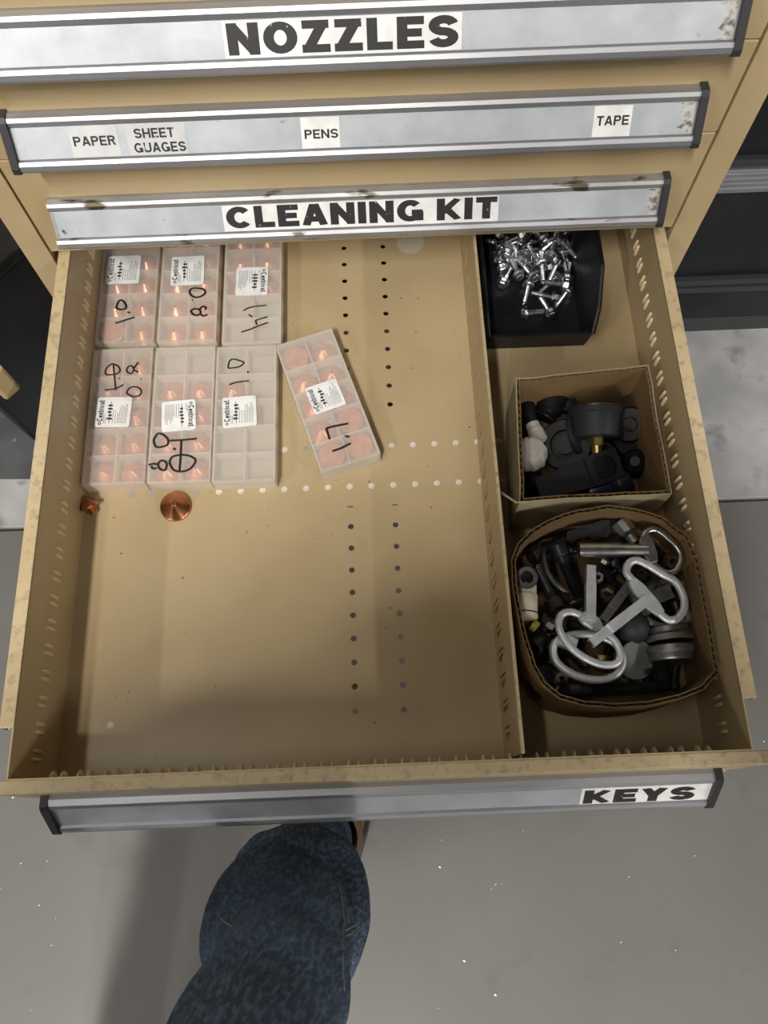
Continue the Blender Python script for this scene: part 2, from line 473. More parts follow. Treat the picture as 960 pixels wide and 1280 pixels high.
# ------------------------------------------------------------------ drawers: front panel + aluminium handle with stickers
HH = 0.295       # half length of handle
PROF = [(0.0, -0.001), (-0.004, 0.0), (-0.0095, -0.0005), (-0.0118, -0.0030), (-0.0122, -0.0065), (-0.0112, -0.0085),
        (-0.0245, -0.0302), (-0.0275, -0.0300), (-0.0300, -0.0325), (-0.0312, -0.0365), (-0.0300, -0.0395), (-0.0270, -0.0400),
        (-0.0215, -0.0350), (-0.0080, -0.0130), (0.0, -0.0120)]


def yz_prism(bm, prof, x0, x1, oy, oz):
    a = [bm.verts.new((x0, oy + y, oz + z)) for y, z in prof]
    b = [bm.verts.new((x1, oy + y, oz + z)) for y, z in prof]
    n = len(prof)
    bm.faces.new(a); bm.faces.new(b[::-1])
    for i in range(n): bm.faces.new((a[i], b[i], b[(i + 1) % n], a[(i + 1) % n]))


def drawer_front(label, z0, z1, zh, fy, stickers=(), left_cap=True, grime=True, worn=False):
    """face plane y = fy (the handle hangs toward -y); zh = top of the handle"""
    t = thing('cabinet_drawer', label, 'drawer', (0, fy, z0))
    bm = BM(); box(bm, -FW, FW, 0.0, 0.011, 0.0, z1 - z0, bev=0.0009)
    obj('front_panel', bm, 'cream_worn' if worn else 'cream_paint', t)
    hz = zh - z0
    bm = BM(); yz_prism(bm, PROF, -HH + (0.005 if left_cap else 0), HH - 0.006, 0, hz)
    h = obj('handle', bm, 'aluminium' if left_cap else 'alu_worn', t)
    # label strip lying in the recess of the handle
    A = Vector((0, -0.0112, hz - 0.0085)); B = Vector((0, -0.0245, hz - 0.0302))
    mid = (A + B) / 2; v = (A - B).normalized(); hl = (A - B).length / 2
    F = frame(mid, (1, 0, 0), v)
    bm = BM(); box(bm, -HH + 0.004, HH - 0.008, -hl + 0.0004, hl - 0.0004, -0.0006, 0.0006, F)
    ls = obj('label_strip', bm, 'alu_face', h); ls['label'] = 'pale metallic label strip set in the handle'
    CAP = [(0.0, 0.001), (-0.010, 0.0015), (-0.0135, -0.002), (-0.0320, -0.0335), (-0.0325, -0.0385), (-0.0285, -0.0412), (-0.006, -0.016), (0.0, -0.014)]
    for s in ((-1, 1) if left_cap else (1,)):
        bm = BM(); a, b = sorted((s * HH, s * (HH - 0.0065))); yz_prism(bm, CAP, a, b, 0, hz)
        c = obj('end_cap', bm, 'black_cap', h); c['label'] = 'black plastic end cap'
    if grime:
        x1 = HH - 0.0082; n_ = 14; rg = random.Random(int(zh * 1000))
        edge = [(x1 - 0.004 - 0.014 * rg.random() * (1 - 0.5 * math.sin(PI * k / n_)), (-1 + 2 * k / n_) * (hl - 0.0006)) for k in range(n_ + 1)]
        bm = BM()
        for k in range(n_):
            (xa, ya), (xb, yb) = edge[k], edge[k + 1]
            prism(bm, [(xa, ya), (x1, ya), (x1, yb), (xb, yb)], 0.0005, 0.00075, F)
        g = obj('grime', bm, 'grime', h); g['kind'] = 'stuff'
    W = Matrix.Translation((0, fy, z0)) @ F
    o_, n_ = W.translation, W.to_3x3() @ Vector((0, 0, 1))
    Wi = W.inverted()

    def uv(x, y): return Wi @ pplane(x, y, o_, n_)
    for text, (sx0, sx1), (tx0, tx1), yy, (v0, v1), m, off, sp in stickers:
        ua = uv(sx0, yy).x; ub = uv(sx1, yy).x
        bm = BM(); box(bm, ua, ub, -hl + 0.0006, hl - 0.0006, 0.0004, 0.0009, F)
        obj('sticker', bm, m, h)
        ta = uv(tx0, yy).x; tb = uv(tx1, yy).x
        bm = BM()
        lines = text if isinstance(text, list) else [(text, ta, tb, v0, v1)]
        for s_, a_, b_, c_, d_ in lines:
            if a_ > 1: a_ = uv(a_, yy).x; b_ = uv(b_, yy).x
            add_text(bm, s_, F, a_, b_, c_ * hl, d_ * hl, off, sp, 0.0011)
        obj('lettering', bm, 'letter_black', h)
    return t, h, F, hl


G = 'closed drawers of the cream cabinet'
t, h, F, hl = drawer_front('closed cream drawer whose aluminium handle carries the NOZZLES sticker', ZR + 0.226, ZR + 0.352, ZR + 0.277, 0.0,
             [('NOZZLES', (278, 577), (283, 573), 40, (-0.80, 0.84), 'sticker', 0.255, 0.10)])
drawer_front('closed cream drawer with small PAPER, SHEET GUAGES, PENS and TAPE stickers', ZR + 0.1335, ZR + 0.2245, ZR + 0.187, 0.0,
             [('PAPER', (89, 150), (93, 146), 180, (-0.25, 0.35), 'sticker_clear', 0.19, 0.10),
              ([('SHEET', 170, 220, 0.10, 0.70), ('GUAGES', 167, 232, -0.80, -0.18)], (160, 234), (167, 232), 178, (0, 1), 'sticker_clear', 0.19, 0.10),
              ('PENS', (377, 425), (381, 423), 171, (-0.35, 0.22), 'sticker', 0.19, 0.10),
              ('TAPE', (741, 788), (745, 785), 155, (-0.25, 0.35), 'sticker', 0.19, 0.10)])
t, h, F, hl = drawer_front('closed cream drawer whose aluminium handle carries the CLEANING KIT sticker', ZR + 0.008, ZR + 0.132, ZR + 0.087, 0.0,
             [('CLEANING KIT', (277, 623), (281, 621), 260, (-0.74, 0.88), 'sticker', 0.255, 0.10)], left_cap=False)
drawer_front('unlabelled closed cream drawer at the top of the cabinet', ZR + 0.354, ZR + 0.495, ZR + 0.44, 0.0, grime=False)
for a, b, n in ((ZR - 0.30, ZR - 0.142, 'unlabelled closed cream drawer directly under the open drawer'), (0.225, ZR - 0.302, 'unlabelled closed cream drawer second under the open drawer'),
             (0.065, 0.223, 'unlabelled closed cream drawer just above the plinth')):
    drawer_front(n, a, b, b - 0.045, 0.0, grime=False)

# worn patches on the upper lip of the CLEANING KIT handle
# ------------------------------------------------------------------ the open drawer
DY0, DY1 = -0.522, 0.118      # inside front / back
DX = 0.306
drw, dh, dF, dhl = drawer_front('pulled-out cream drawer with slotted walls and a KEYS sticker on its handle', ZR - 0.140, ZR, ZR - 0.043, -0.533,
             [('KEYS', (727, 893), (731, 869), 988, (-0.86, 0.72), 'sticker', 0.275, 0.10)], worn=True)
T = Matrix.Translation(drw.location).inverted()


def dobj(name, bm, m, **k):
    bm.transform(T)
    return obj(name, bm, m, drw, **k)


bm = BM(); box(bm, -DX - 0.0015, DX + 0.0015, DY0, DY1, ZF - 0.0015, ZF)
bottom = dobj('drawer_bottom', bm, 'cream_floor')
holes = []; dots = []
P0 = 0.0237
for X in (-0.0235, 0.0235):
    for k in range(26):
        Y = 0.1035 - k * P0
        if abs(Y + 0.184) < 0.03 or abs(Y + 0.2305) < 0.022: continue
        if -0.475 < Y: holes.append((X, Y))
for k in range(-3, 11):
    X = -0.0935 + (k) * 0.0233
    if X > -0.1: dots.append((X, -0.184, 'floor_dot' if k in (0, 5, 6, 7, 8, 9, 10) else 'dot_grey'))
for k in range(-7, 11):
    X = -0.0935 + k * 0.0233
    dots.append((X, -0.2305, 'dot_grey' if k < -3 else 'floor_dot'))
dots.append((-0.26, -0.469, 'floor_dot'))
bm = BM()
for X, Y in holes:
    M = Matrix.Translation((X, Y, ZF)); lathe(bm, [(0.0031, -0.004), (0.0031, 0.003)], 12, M)
for X in (-0.0235, 0.0235):
    box(bm, X - 0.0032, X + 0.0032, -0.2545, -0.2525, ZF - 0.004, ZF + 0.003)
bm.transform(T); cut(bottom, bm)
for mname in ('floor_dot', 'dot_grey'):
    bm = BM(); lathe(bm, [(0.0034, -0.0003), (0.0034, 0.0002), (0.0026, 0.0004), (0.0, 0.0005)], 14)
    bmesh.ops.recalc_face_normals(bm, faces=bm.faces[:])
    me = bpy.data.meshes.new('floor_dot'); bm.to_mesh(me); bm.free(); me.materials.append(MATS[mname])
    for X, Y, mm in dots:
        if mm == mname: shared('floor_dot', me, bottom, (X, Y - drw.location.y, ZF - drw.location.z))

# side, back, front walls with bridge-lance straps
PIT = 0.0237
SY = [-0.499 + k * PIT for k in range(26)]


def strap_mesh(bulge, wy=0.0021):
    bm = BM(); n = 8; cols = []
    for i in range(n + 1):
        a = PI * i / n; r = math.sin(a) ** 0.55 if 0 < i < n else 0.0
        cols.append([bm.verts.new((bulge * r * math.sin(PI * k / 6) - 0.0003, -wy * (0.35 + 0.65 * r) * math.cos(PI * k / 6), 0.009 * math.cos(a))) for k in range(7)])
    for a, b in zip(cols[:-1], cols[1:]):
        for k in range(6): bm.faces.new((a[k], a[k + 1], b[k + 1], b[k]))
    bmesh.ops.recalc_face_normals(bm, faces=bm.faces[:])
    me = bpy.data.meshes.new('strap'); bm.to_mesh(me); bm.free(); me.materials.append(MATS['strap_lit'])
    for p in me.polygons: p.use_smooth = True
    return me


ST = strap_mesh(0.0032); STF = strap_mesh(0.0088, 0.0018)
SZ = ZR - 0.052
for s in (-1, 1):
    bm = BM(); a, b = sorted((s * DX, s * (DX + 0.0015))); box(bm, a, b, DY0, DY1, ZF - 0.001, ZR)
    wl = dobj('side_wall', bm, 'cream_paint')
    for y in SY:
        for d in (-0.0036, 0.0036):
            M = Matrix.Translation((s * DX, y + d - drw.location.y, SZ - drw.location.z)) @ Matrix.Rotation(0 if s < 0 else PI, 4, 'Z')
            shared('strap', ST, wl, M=M)
    # folded rim flange and outer slide channel
    bm = BM(); a, b = sorted((s * DX, s * (DX + 0.0125))); box(bm, a, b, -0.480, DY1, ZR - 0.002, ZR + 0.0005, bev=0.0007)
    dobj('rim_flange', bm, 'cream_worn')
    bm = BM(); a, b = sorted((s * (DX + 0.0115), s * (DX + 0.0125))); box(bm, a, b, -0.480, DY1, ZR - 0.014, ZR - 0.001)
    dobj('slide_channel', bm, 'cream_worn')
bm = BM(); box(bm, -DX, DX, DY1, DY1 + 0.0015, ZF, ZR - 0.004); dobj('back_wall', bm, 'cream_paint')
bm = BM(); box(bm, -DX, DX, DY0 - 0.0005, DY0 + 0.0012, ZF, ZR - 0.0005); fw = dobj('front_wall', bm, 'cream_paint')
for k in range(25):
    for d in (-0.0045, 0.0045):
        M = Matrix.Translation((-0.2845 + k * PIT + d, DY0 + 0.001 - drw.location.y, SZ - drw.location.z)) @ Matrix.Rotation(PI / 2, 4, 'Z')
        shared('strap', STF, fw, M=M)
# partition
VX = 0.1165
bm = BM(); box(bm, VX, VX + 0.0012, -0.517, DY1 - 0.001, ZF, ZR - 0.001)
dv = dobj('partition', bm, 'cream_paint')
bm = BM()
for y in SY[:-1]:
    y += 0.006
    box(bm, VX - 0.003, VX + 0.004, y + 0.0022, y + 0.0046, ZF + 0.016, ZF + 0.052)
    M = Matrix(((0, 0, 1, VX - 0.003), (1, 0, 0, y), (0, 1, 0, ZF + 0.034), (0, 0, 0, 1)))
    prism(bm, [(-0.001, -0.018), (-0.001, 0.018), (-0.0040, 0.016), (-0.0080, 0.0), (-0.0040, -0.016)], 0, 0.007, M)
bm.transform(T); cut(dv, bm)
STP = strap_mesh(0.0085, 0.0036)
for y in SY[:-1]:
    for d in (0.0034, -0.0042):
        M = Matrix.Translation((VX + 0.0011, y + 0.006 + d - drw.location.y, ZF + 0.034 - drw.location.z)) @ Matrix.Diagonal((1, 0.8 if d > 0 else 1.25, 2.4, 1))
        shared('strap', STP, dv, M=M)
bm = BM(); box(bm, VX + 0.0004, VX + 0.0034, -0.517, DY1 - 0.001, ZR - 0.012, ZR, bev=0.0006); dobj('partition_hem', bm, 'cream_worn')
bm = BM(); box(bm, VX + 0.001, VX + 0.0085, -0.517, DY1 - 0.001, ZF, ZF + 0.0012); dobj('partition_foot', bm, 'cream_paint')
# clear round sticker at the back of the drawer floor
bm = BM(); lathe(bm, [(0.0165, 0), (0.0165, 0.0006), (0.0, 0.0008)], 28)
o = obj('clear_disc', bm, 'clear_disc'); o.location = px(513, 303, ZF + 0.0002)
tag(o, 'round translucent plastic disc lying on the drawer floor under the CLEANING KIT drawer', 'disc')

# ------------------------------------------------------------------ copper nozzles
def nozzle_parts(t, dark=False):
    m = 'copper_dark' if dark else 'copper'
    bm = BM()
    lathe(bm, [(0.0085, 0.0), (0.0135, 0.0), (0.0142, 0.0008), (0.0142, 0.0030), (0.0135, 0.0042), (0.0125, 0.0048), (0.0030, 0.0150), (0.0024, 0.0154), (0.0010, 0.0154), (0.0010, 0.0145), (0.0, 0.0145)], 24)
    obj('cone', bm, m, t, smooth=True, ang=0.35)
    bm = BM(); lathe(bm, [(0.00095, 0.0146), (0.00095, 0.0150), (0, 0.0150)], 10); obj('orifice', bm, 'hole_dark', t)


def nozzle_stem(t, dark=False):
    bm = BM(); pr = [(0.0, -0.010)]
    for k in range(6): pr += [(0.0058, -0.010 + k * 0.0016), (0.0064, -0.0092 + k * 0.0016)]
    pr += [(0.0056, 0.0)]
    lathe(bm, pr, 16); obj('threaded_stem', bm, 'copper_dark' if dark else 'copper', t)


# ------------------------------------------------------------------ nozzle boxes
BW, BL_, BH = 0.066, 0.163, 0.0225
CW_, CL_ = (BW - 0.004) / 2, (BL_ - 0.004) / 5
BOXES = [
    # name, cx, cy(front edge), rot, label, crop origin, scale, strokes, sticker corners, flip, filled cells
    (-0.2715, -0.0530 + BL_ / 2, 0.004, 'translucent nozzle box marked 1.0 against the slotted wall, under the drawer front', (100, 300, 9.14),
     [[(415, 775), (440, 710), (470, 690), (510, 715), (530, 770), (500, 795), (450, 795), (415, 775)], [(545, 830), (575, 832)], [(405, 955), (625, 885)]],
     [(315, 190), (690, 180), (685, 495), (300, 510)], False, 'all', 4),
    (-0.2015, -0.0555 + BL_ / 2, 0.0, 'translucent nozzle box marked only 0.8, full of copper nozzles', (185, 300, 9.14),
     [[(475, 590), (500, 560), (570, 555), (640, 570), (655, 605), (620, 640), (550, 660), (490, 630), (475, 590)], [(505, 688), (515, 688)],
      [(490, 810), (530, 790), (590, 800), (600, 840), (560, 865), (510, 845), (490, 810)], [(590, 800), (620, 765), (660, 770), (655, 800)], [(600, 840), (630, 870), (680, 855)]],
     [(270, 195), (645, 185), (640, 505), (262, 530)], False, 'all', 0),
    (-0.1285, -0.0610 + BL_ / 2, 0.0, 'translucent nozzle box marked 1.4 with empty front compartments', (270, 300, 9.14),
     [[(315, 810), (400, 770), (575, 750)], [(375, 855), (415, 880)], [(590, 880), (470, 915), (455, 930), (470, 970)], [(290, 1055), (400, 1020), (470, 990), (595, 945)]],
     [(235, 320), (590, 312), (592, 630), (222, 640)], True, [0, 1, 2, 3, 4, 5], 1),
    (-0.2705, -0.2255 + BL_ / 2, 0.006, 'translucent nozzle box with 0.8 and a crossed-out 1.0 marked at its far end', (90, 430, 6.74),
     [[(280, 245), (295, 200), (340, 170), (390, 190), (405, 230), (370, 255), (300, 262), (280, 245)], [(350, 170), (355, 230), (370, 390)], [(275, 390), (360, 380), (435, 345)], [(398, 288), (404, 292)],
      [(520, 225), (500, 250), (470, 240), (462, 215), (480, 190), (510, 190), (525, 220), (560, 240)], [(520, 210), (558, 155)], [(580, 300), (587, 300)],
      [(460, 410), (490, 370), (550, 365), (585, 395), (570, 435), (520, 445), (475, 425), (460, 410)]],
     [(225, 450), (505, 450), (485, 700), (190, 705)], False, 'all', 0),
    (-0.2015, -0.2265 + BL_ / 2, 0.0, 'translucent nozzle box with 0.8 and a struck-through 1.0 marked at its near end', (180, 430, 6.73),
     [[(85, 800), (120, 755), (170, 770), (205, 810), (190, 855), (110, 870), (85, 830), (85, 800)], [(220, 815), (330, 810), (445, 798)], [(315, 810), (310, 930), (300, 1065)], [(245, 880), (268, 890)],
      [(215, 1000), (240, 950), (330, 935), (400, 950), (435, 985), (390, 1050), (320, 1075), (250, 1060), (215, 1000)], [(195, 1010), (180, 1060), (140, 1055), (120, 1020), (140, 985), (180, 990), (195, 1020)],
      [(40, 1020), (80, 1010), (120, 1015)], [(60, 1030), (80, 1050), (110, 1045)]],
     [(150, 490), (435, 465), (435, 720), (150, 745)], True, [2, 3, 4, 5, 6, 7, 8, 9], 2),
    (-0.1335, -0.2285 + BL_ / 2, 0.0, 'translucent nozzle box marked 1.0 with mostly empty compartments', (260, 430, 6.74),
     [[(170, 205), (180, 150), (215, 130), (290, 150), (300, 165), (260, 195), (170, 208)], [(330, 242), (342, 236)], [(180, 345), (240, 325), (345, 312)]],
     [(120, 455), (405, 435), (410, 685), (125, 715)], False, [2, 4], 0),
    (-0.0455, -0.1345, math.radians(17.6), 'translucent nozzle box marked 1.7 lying askew, apart from the others', (340, 400, 6.09),
     [[(440, 910), (420, 845), (420, 825), (500, 805), (580, 790)], [(555, 885), (590, 892)], [(460, 1000), (530, 975), (600, 940)]],
     [(250, 520), (490, 445), (560, 640), (325, 730)], False, 'all', 3),
]


def shell_mesh(kind):
    bm = BM(); a, b, t_ = BW / 2, BL_ / 2, 0.0012
    if kind == 'tray':
        box(bm, -a, a, -b, b, 0.0002, 0.0014)
        box(bm, -a, -a + t_, -b, b, 0.0014, BH - 0.003); box(bm, a - t_, a, -b, b, 0.0014, BH - 0.003)
        box(bm, -a + t_, a - t_, -b, -b + t_, 0.0014, BH - 0.003); box(bm, -a + t_, a - t_, b - t_, b, 0.0014, BH - 0.003)
    elif kind == 'lid':
        box(bm, -a, a, -b, b, BH - 0.0015, BH)
        for s in (-1, 1):
            x0, x1 = sorted((s * a, s * (a - 0.0022))); box(bm, x0, x1, -b, b, BH - 0.0030, BH - 0.0015)
            y0, y1 = sorted((s * b, s * (b - 0.0022))); box(bm, -a + 0.0022, a - 0.0022, y0, y1, BH - 0.0030, BH - 0.0015)
    bmesh.ops.recalc_face_normals(bm, faces=bm.faces[:])
    me = bpy.data.meshes.new(kind); bm.to_mesh(me); bm.free(); me.materials.append(MATS['frosted' if kind == 'lid' else 'frosted_wall'])
    return me


TRAY, LID = shell_mesh('tray'), shell_mesh('lid')
bm = BM(); box(bm, -0.0006, 0.0006, -BL_ / 2 + 0.0012, BL_ / 2 - 0.0012, 0.0014, BH - 0.0035)
DIVL = bpy.data.meshes.new('divider'); bm.to_mesh(DIVL); bm.free(); DIVL.materials.append(MATS['frosted_rib'])
bm = BM(); box(bm, -BW / 2 + 0.0012, BW / 2 - 0.0012, -0.0006, 0.0006, 0.0014, BH - 0.0035)
DIVC = bpy.data.meshes.new('divider'); bm.to_mesh(DIVC); bm.free(); DIVC.materials.append(MATS['frosted_rib'])

nz0 = None
NZG = 'copper nozzles inside the translucent boxes'
for bi, (cx, cy, rot, label, (ox, oy, sc), strokes, stk, flip, filled, upside) in enumerate(BOXES):
    M = Matrix.Translation((cx, cy, ZF + 0.0004)) @ Matrix.Rotation(rot, 4, 'Z')
    t = thing('nozzle_box', label, 'box', M=M, group='translucent nozzle boxes')
    shared('tray', TRAY, t)
    shared('divider', DIVL, t)
    for k in range(1, 5): shared('divider', DIVC, t, (0, -BL_ / 2 + 0.002 + k * CL_, 0))
    lid = shared('lid', LID, t)
    Mi = M.inverted(); topz = ZF + BH

    def loc(x, y): return Mi @ px(ox + x / sc, oy + y / sc, topz)
    # sticker with print
    c = [loc(*q) for q in stk]
    cen = sum(c, Vector()) / 4; u = (c[1] - c[0] + c[2] - c[3]); v = (c[0] - c[3] + c[1] - c[2])
    F = frame((cen.x, cen.y, BH), u, v); hw, hl2 = u.length / 4, v.length / 4
    r = 0.0025; poly = []
    for qx, qy, a0 in ((hw - r, hl2 - r, 0), (-hw + r, hl2 - r, 90), (-hw + r, -hl2 + r, 180), (hw - r, -hl2 + r, 270)):
        for da in (0, 30, 60, 90): poly.append((qx + r * math.cos(math.radians(a0 + da)), qy + r * math.sin(math.radians(a0 + da))))
    bm = BM(); prism(bm, poly, -0.0001, 0.0003, F)
    st = obj('sticker', bm, 'sticker', t); st['label'] = 'white rounded sticker with small black print'
    Tm = F @ Matrix.Rotation(PI / 2 if not flip else -PI / 2, 4, 'Z')     # text frame: x along the reading direction
    bm = BM()
    add_text(bm, 'Centricut', Tm, -hl2 * 0.62, hl2 * 0.78, hw * 0.58, hw * 0.92, 0.2, 0.12, 0.0005)
    # round emblem before the name, and the outline drawing of a nozzle on a centre line
    ring = [(-hl2 * 0.76 + 0.0013 * math.cos(k * PI / 6), hw * 0.74 + 0.0013 * math.sin(k * PI / 6)) for k in range(12)]
    for k in range(12):
        p, q = ring[k], ring[(k + 1) % 12]
        e = Vector((q[0] - p[0], q[1] - p[1])); nn = Vector((-e.y, e.x)).normalized() * 0.0004
        prism(bm, [(p[0] - nn.x, p[1] - nn.y), (q[0] - nn.x, q[1] - nn.y), (q[0] + nn.x, q[1] + nn.y), (p[0] + nn.x, p[1] + nn.y)], 0.0003, 0.0005, Tm)
    box(bm, -hl2 * 0.75, hl2 * 0.7, hw * 0.18, hw * 0.21, 0.0003, 0.0005, Tm)
    rr = random.Random(bi + 3)
    for k in range(5):
        a = -0.5 + k * 0.22; box(bm, hl2 * a, hl2 * (a + 0.12), hw * (0.12 - 0.1 * rr.random()), hw * (0.24 + 0.14 * rr.random()), 0.0003, 0.00045, Tm)
    obj('name_print', bm, 'print_black', st)
    bm = BM()
    for k, (yy, ln) in enumerate(((0.50, 0.5), (0.40, 0.4), (-0.02, 0.9), (-0.16, 0.8), (-0.30, 0.7), (-0.40, 1.1), (-0.50, 1.2), (-0.60, 1.0), (-0.70, 1.3), (-0.80, 1.2))):
        x = -hl2 * 0.75
        while x < -hl2 * 0.75 + hl2 * ln:
            l_ = rr.uniform(0.0008, 0.003); box(bm, x, x + l_, hw * yy, hw * (yy + 0.045), 0.0003, 0.0005, Tm); x += l_ + 0.0006
    obj('small_print', bm, 'print_grey', st)
    # marker strokes
    for s_ in strokes:
        P = [loc(*q) for q in s_]
        bm = BM()
        if len(P) > 2:   # smooth the polyline
            Q = []
            for i in range(len(P) - 1):
                p0 = P[max(i - 1, 0)]; p1 = P[i]; p2 = P[i + 1]; p3 = P[min(i + 2, len(P) - 1)]
                for k in range(4):
                    f = k / 4
                    Q.append(0.5 * (2 * p1 + (p2 - p0) * f + (2 * p0 - 5 * p1 + 4 * p2 - p3) * f * f + (3 * p1 - p0 - 3 * p2 + p3) * f ** 3))
            P = Q + [P[-1]]
        wd = 0.00125 if bi not in (2, 3, 5) else 0.00095
        if (P[0] - P[-1]).length < 0.004 and len(P) == 2: wd = 0.0013
        tube(bm, [(p.x, p.y, BH + 0.0001) for p in P], wd, 8, flat=0.3)
        obj('marker_stroke', bm, 'marker', t)
    # nozzles in the compartments, row 0 at the far end
    cells = range(10) if filled == 'all' else filled
    rn = random.Random(40 + bi)
    for c_ in cells:
        row, cl = divmod(c_, 2)
        lx = (-1 if cl == 0 else 1) * (BW / 4 - 0.0006) + rn.uniform(-0.0004, 0.0004)
        ly = BL_ / 2 - 0.002 - (row + 0.5) * CL_ + rn.uniform(-0.0008, 0.0008) - 0.0003
        Mn = M @ Matrix.Translation((lx, ly, 0.0015)) @ Matrix.Rotation(rn.random() * 6, 4, 'Z')
        flipn = (c_ == 8 and bi == 0) or (bi == 6 and c_ in (0, 7, 8, 9))
        if flipn: Mn = Mn @ Matrix.Translation((0, 0, 0.0156)) @ Matrix.Rotation(PI, 4, 'X')
        lab = 'copper nozzle standing in the box ' + ['marked 1.0 at the slotted wall', 'marked only 0.8', 'marked 1.4', 'with 0.8 at its far end', 'with a struck-through 1.0 at its near end', 'marked 1.0 that is mostly empty', 'marked 1.7 lying askew'][bi]
        if flipn: lab = lab.replace('copper nozzle standing', 'copper nozzle turned upside down')
        if nz0 is None:
            nz0 = thing('copper_nozzle', lab, 'nozzle', M=Mn, group=NZG); nozzle_parts(nz0)
        else:
            copy_thing(nz0, Mn, lab)
# loose nozzles
ln = thing('copper_nozzle', 'loose copper cone nozzle standing on the drawer floor before the boxes', 'nozzle', M=Matrix.Translation(px(220, 634, ZF + 0.0008)) @ Matrix.Rotation(0.16, 4, 'X') @ Matrix.Rotation(0.10, 4, 'Y') @ Matrix.Scale(1.14, 4))
nozzle_parts(ln, True)
p = px(113, 634, ZF + 0.0085)
ln2 = thing('copper_nozzle', 'loose copper nozzle tipped on its side against the slotted wall', 'nozzle', M=Matrix.Translation(p) @ Matrix.Rotation(0.5, 4, 'Z') @ Matrix.Rotation(-1.0, 4, 'X') @ Matrix.Scale(0.72, 4))
nozzle_parts(ln2, True); nozzle_stem(ln2, True)

# ------------------------------------------------------------------ black parts bin with screws
bz = ZF + 0.0005
bin_ = thing('parts_bin', 'black plastic stacking bin holding zinc hex screws', 'bin', (0.19, 0.0, bz))
TB = Matrix.Translation(bin_.location).inverted()
# outline of the bin: floor polygon and rim polygon, open hopper front
bxl, bxr, byf, byb = 0.138, 0.244, px(670, 434, bz).y, 0.112
def bobj(name, bm):
    bm.transform(TB); return obj(name, bm, 'bin_black', bin_)
bm = BM(); box(bm, bxl, bxr, byf + 0.004, byb, bz, bz + 0.0022); bobj('bin_floor', bm)
def wall_quad(bm, pts, th):
    """pts: 4+ coplanar outline points of the inner face; th: thickness vector"""
    a = [bm.verts.new(p) for p in pts]; b = [bm.verts.new(Vector(p) + Vector(th)) for p in pts]; n = len(pts)
    bm.faces.new(a); bm.faces.new(b[::-1])
    for i in range(n): bm.faces.new((a[i], b[i], b[(i + 1) % n], a[(i + 1) % n]))
hz = bz + 0.066; lz = bz + 0.030
bm = BM(); wall_quad(bm, [(bxl, byf, bz), (bxl, byb, bz), (bxl - 0.006, byb, hz), (bxl - 0.006, byf + 0.058, hz), (bxl - 0.0035, byf + 0.016, bz + 0.046), (bxl - 0.0015, byf - 0.002, lz)], (-0.0025, 0, 0)); bobj('bin_side', bm)
bm = BM(); wall_quad(bm, [(bxr, byf, bz), (bxr, byb, bz), (bxr + 0.014, byb, hz), (bxr + 0.014, byf + 0.058, hz), (bxr + 0.010, byf + 0.018, bz + 0.046), (bxr + 0.004, byf - 0.002, lz)], (0.0025, 0, 0)); bobj('bin_side', bm)
bm = BM(); wall_quad(bm, [(bxl, byf, bz), (bxr, byf, bz), (bxr + 0.004, byf - 0.004, lz), (bxl - 0.0015, byf - 0.004, lz)], (0, 0.003, 0)); bobj('bin_lip', bm)
bm = BM(); wall_quad(bm, [(bxl, byb, bz), (bxr, byb, bz), (bxr + 0.014, byb, hz), (bxl - 0.006, byb, hz)], (0, 0.0022, 0)); bobj('bin_back', bm)
bm = BM()
tube(bm, [(bxl - 0.008, byb, hz), (bxl - 0.008, byf + 0.058, hz), (bxl - 0.0055, byf + 0.016, bz + 0.047), (bxl - 0.003, byf - 0.003, lz)], 0.0028, 8); bobj('rim_bead', bm)
bm = BM()
tube(bm, [(bxr + 0.016, byb, hz), (bxr + 0.016, byf + 0.058, hz), (bxr + 0.0115, byf + 0.018, bz + 0.047), (bxr + 0.006, byf - 0.003, lz)], 0.0026, 8); bobj('rim_bead', bm)


def screw_parts(t, L=0.0245):
    """hex washer head at z=0, tip at z=L"""
    bm = BM()
    lathe(bm, [(0.0, -0.0006), (0.0066, -0.0006), (0.0069, 0.0004), (0.0060, 0.0014), (0.0, 0.0016)], 16); obj('washer', bm, 'zinc', t, smooth=True)
    bm = BM(); lathe(bm, [(0.0, -0.0058), (0.0042, -0.0058), (0.0049, -0.0051), (0.0049, -0.0003), (0, 0)], 6); obj('hex_head', bm, 'zinc', t)
    bm = BM(); pr = [(0.0026, 0.001)]
    k = 0.002
    while k < L - 0.005: pr += [(0.0023, k), (0.0030, k + 0.0008)]; k += 0.0017
    pr += [(0.0024, L - 0.004), (0.0022, L - 0.002), (0.0, L)]
    lathe(bm, pr, 10); obj('shank', bm, 'zinc', t)


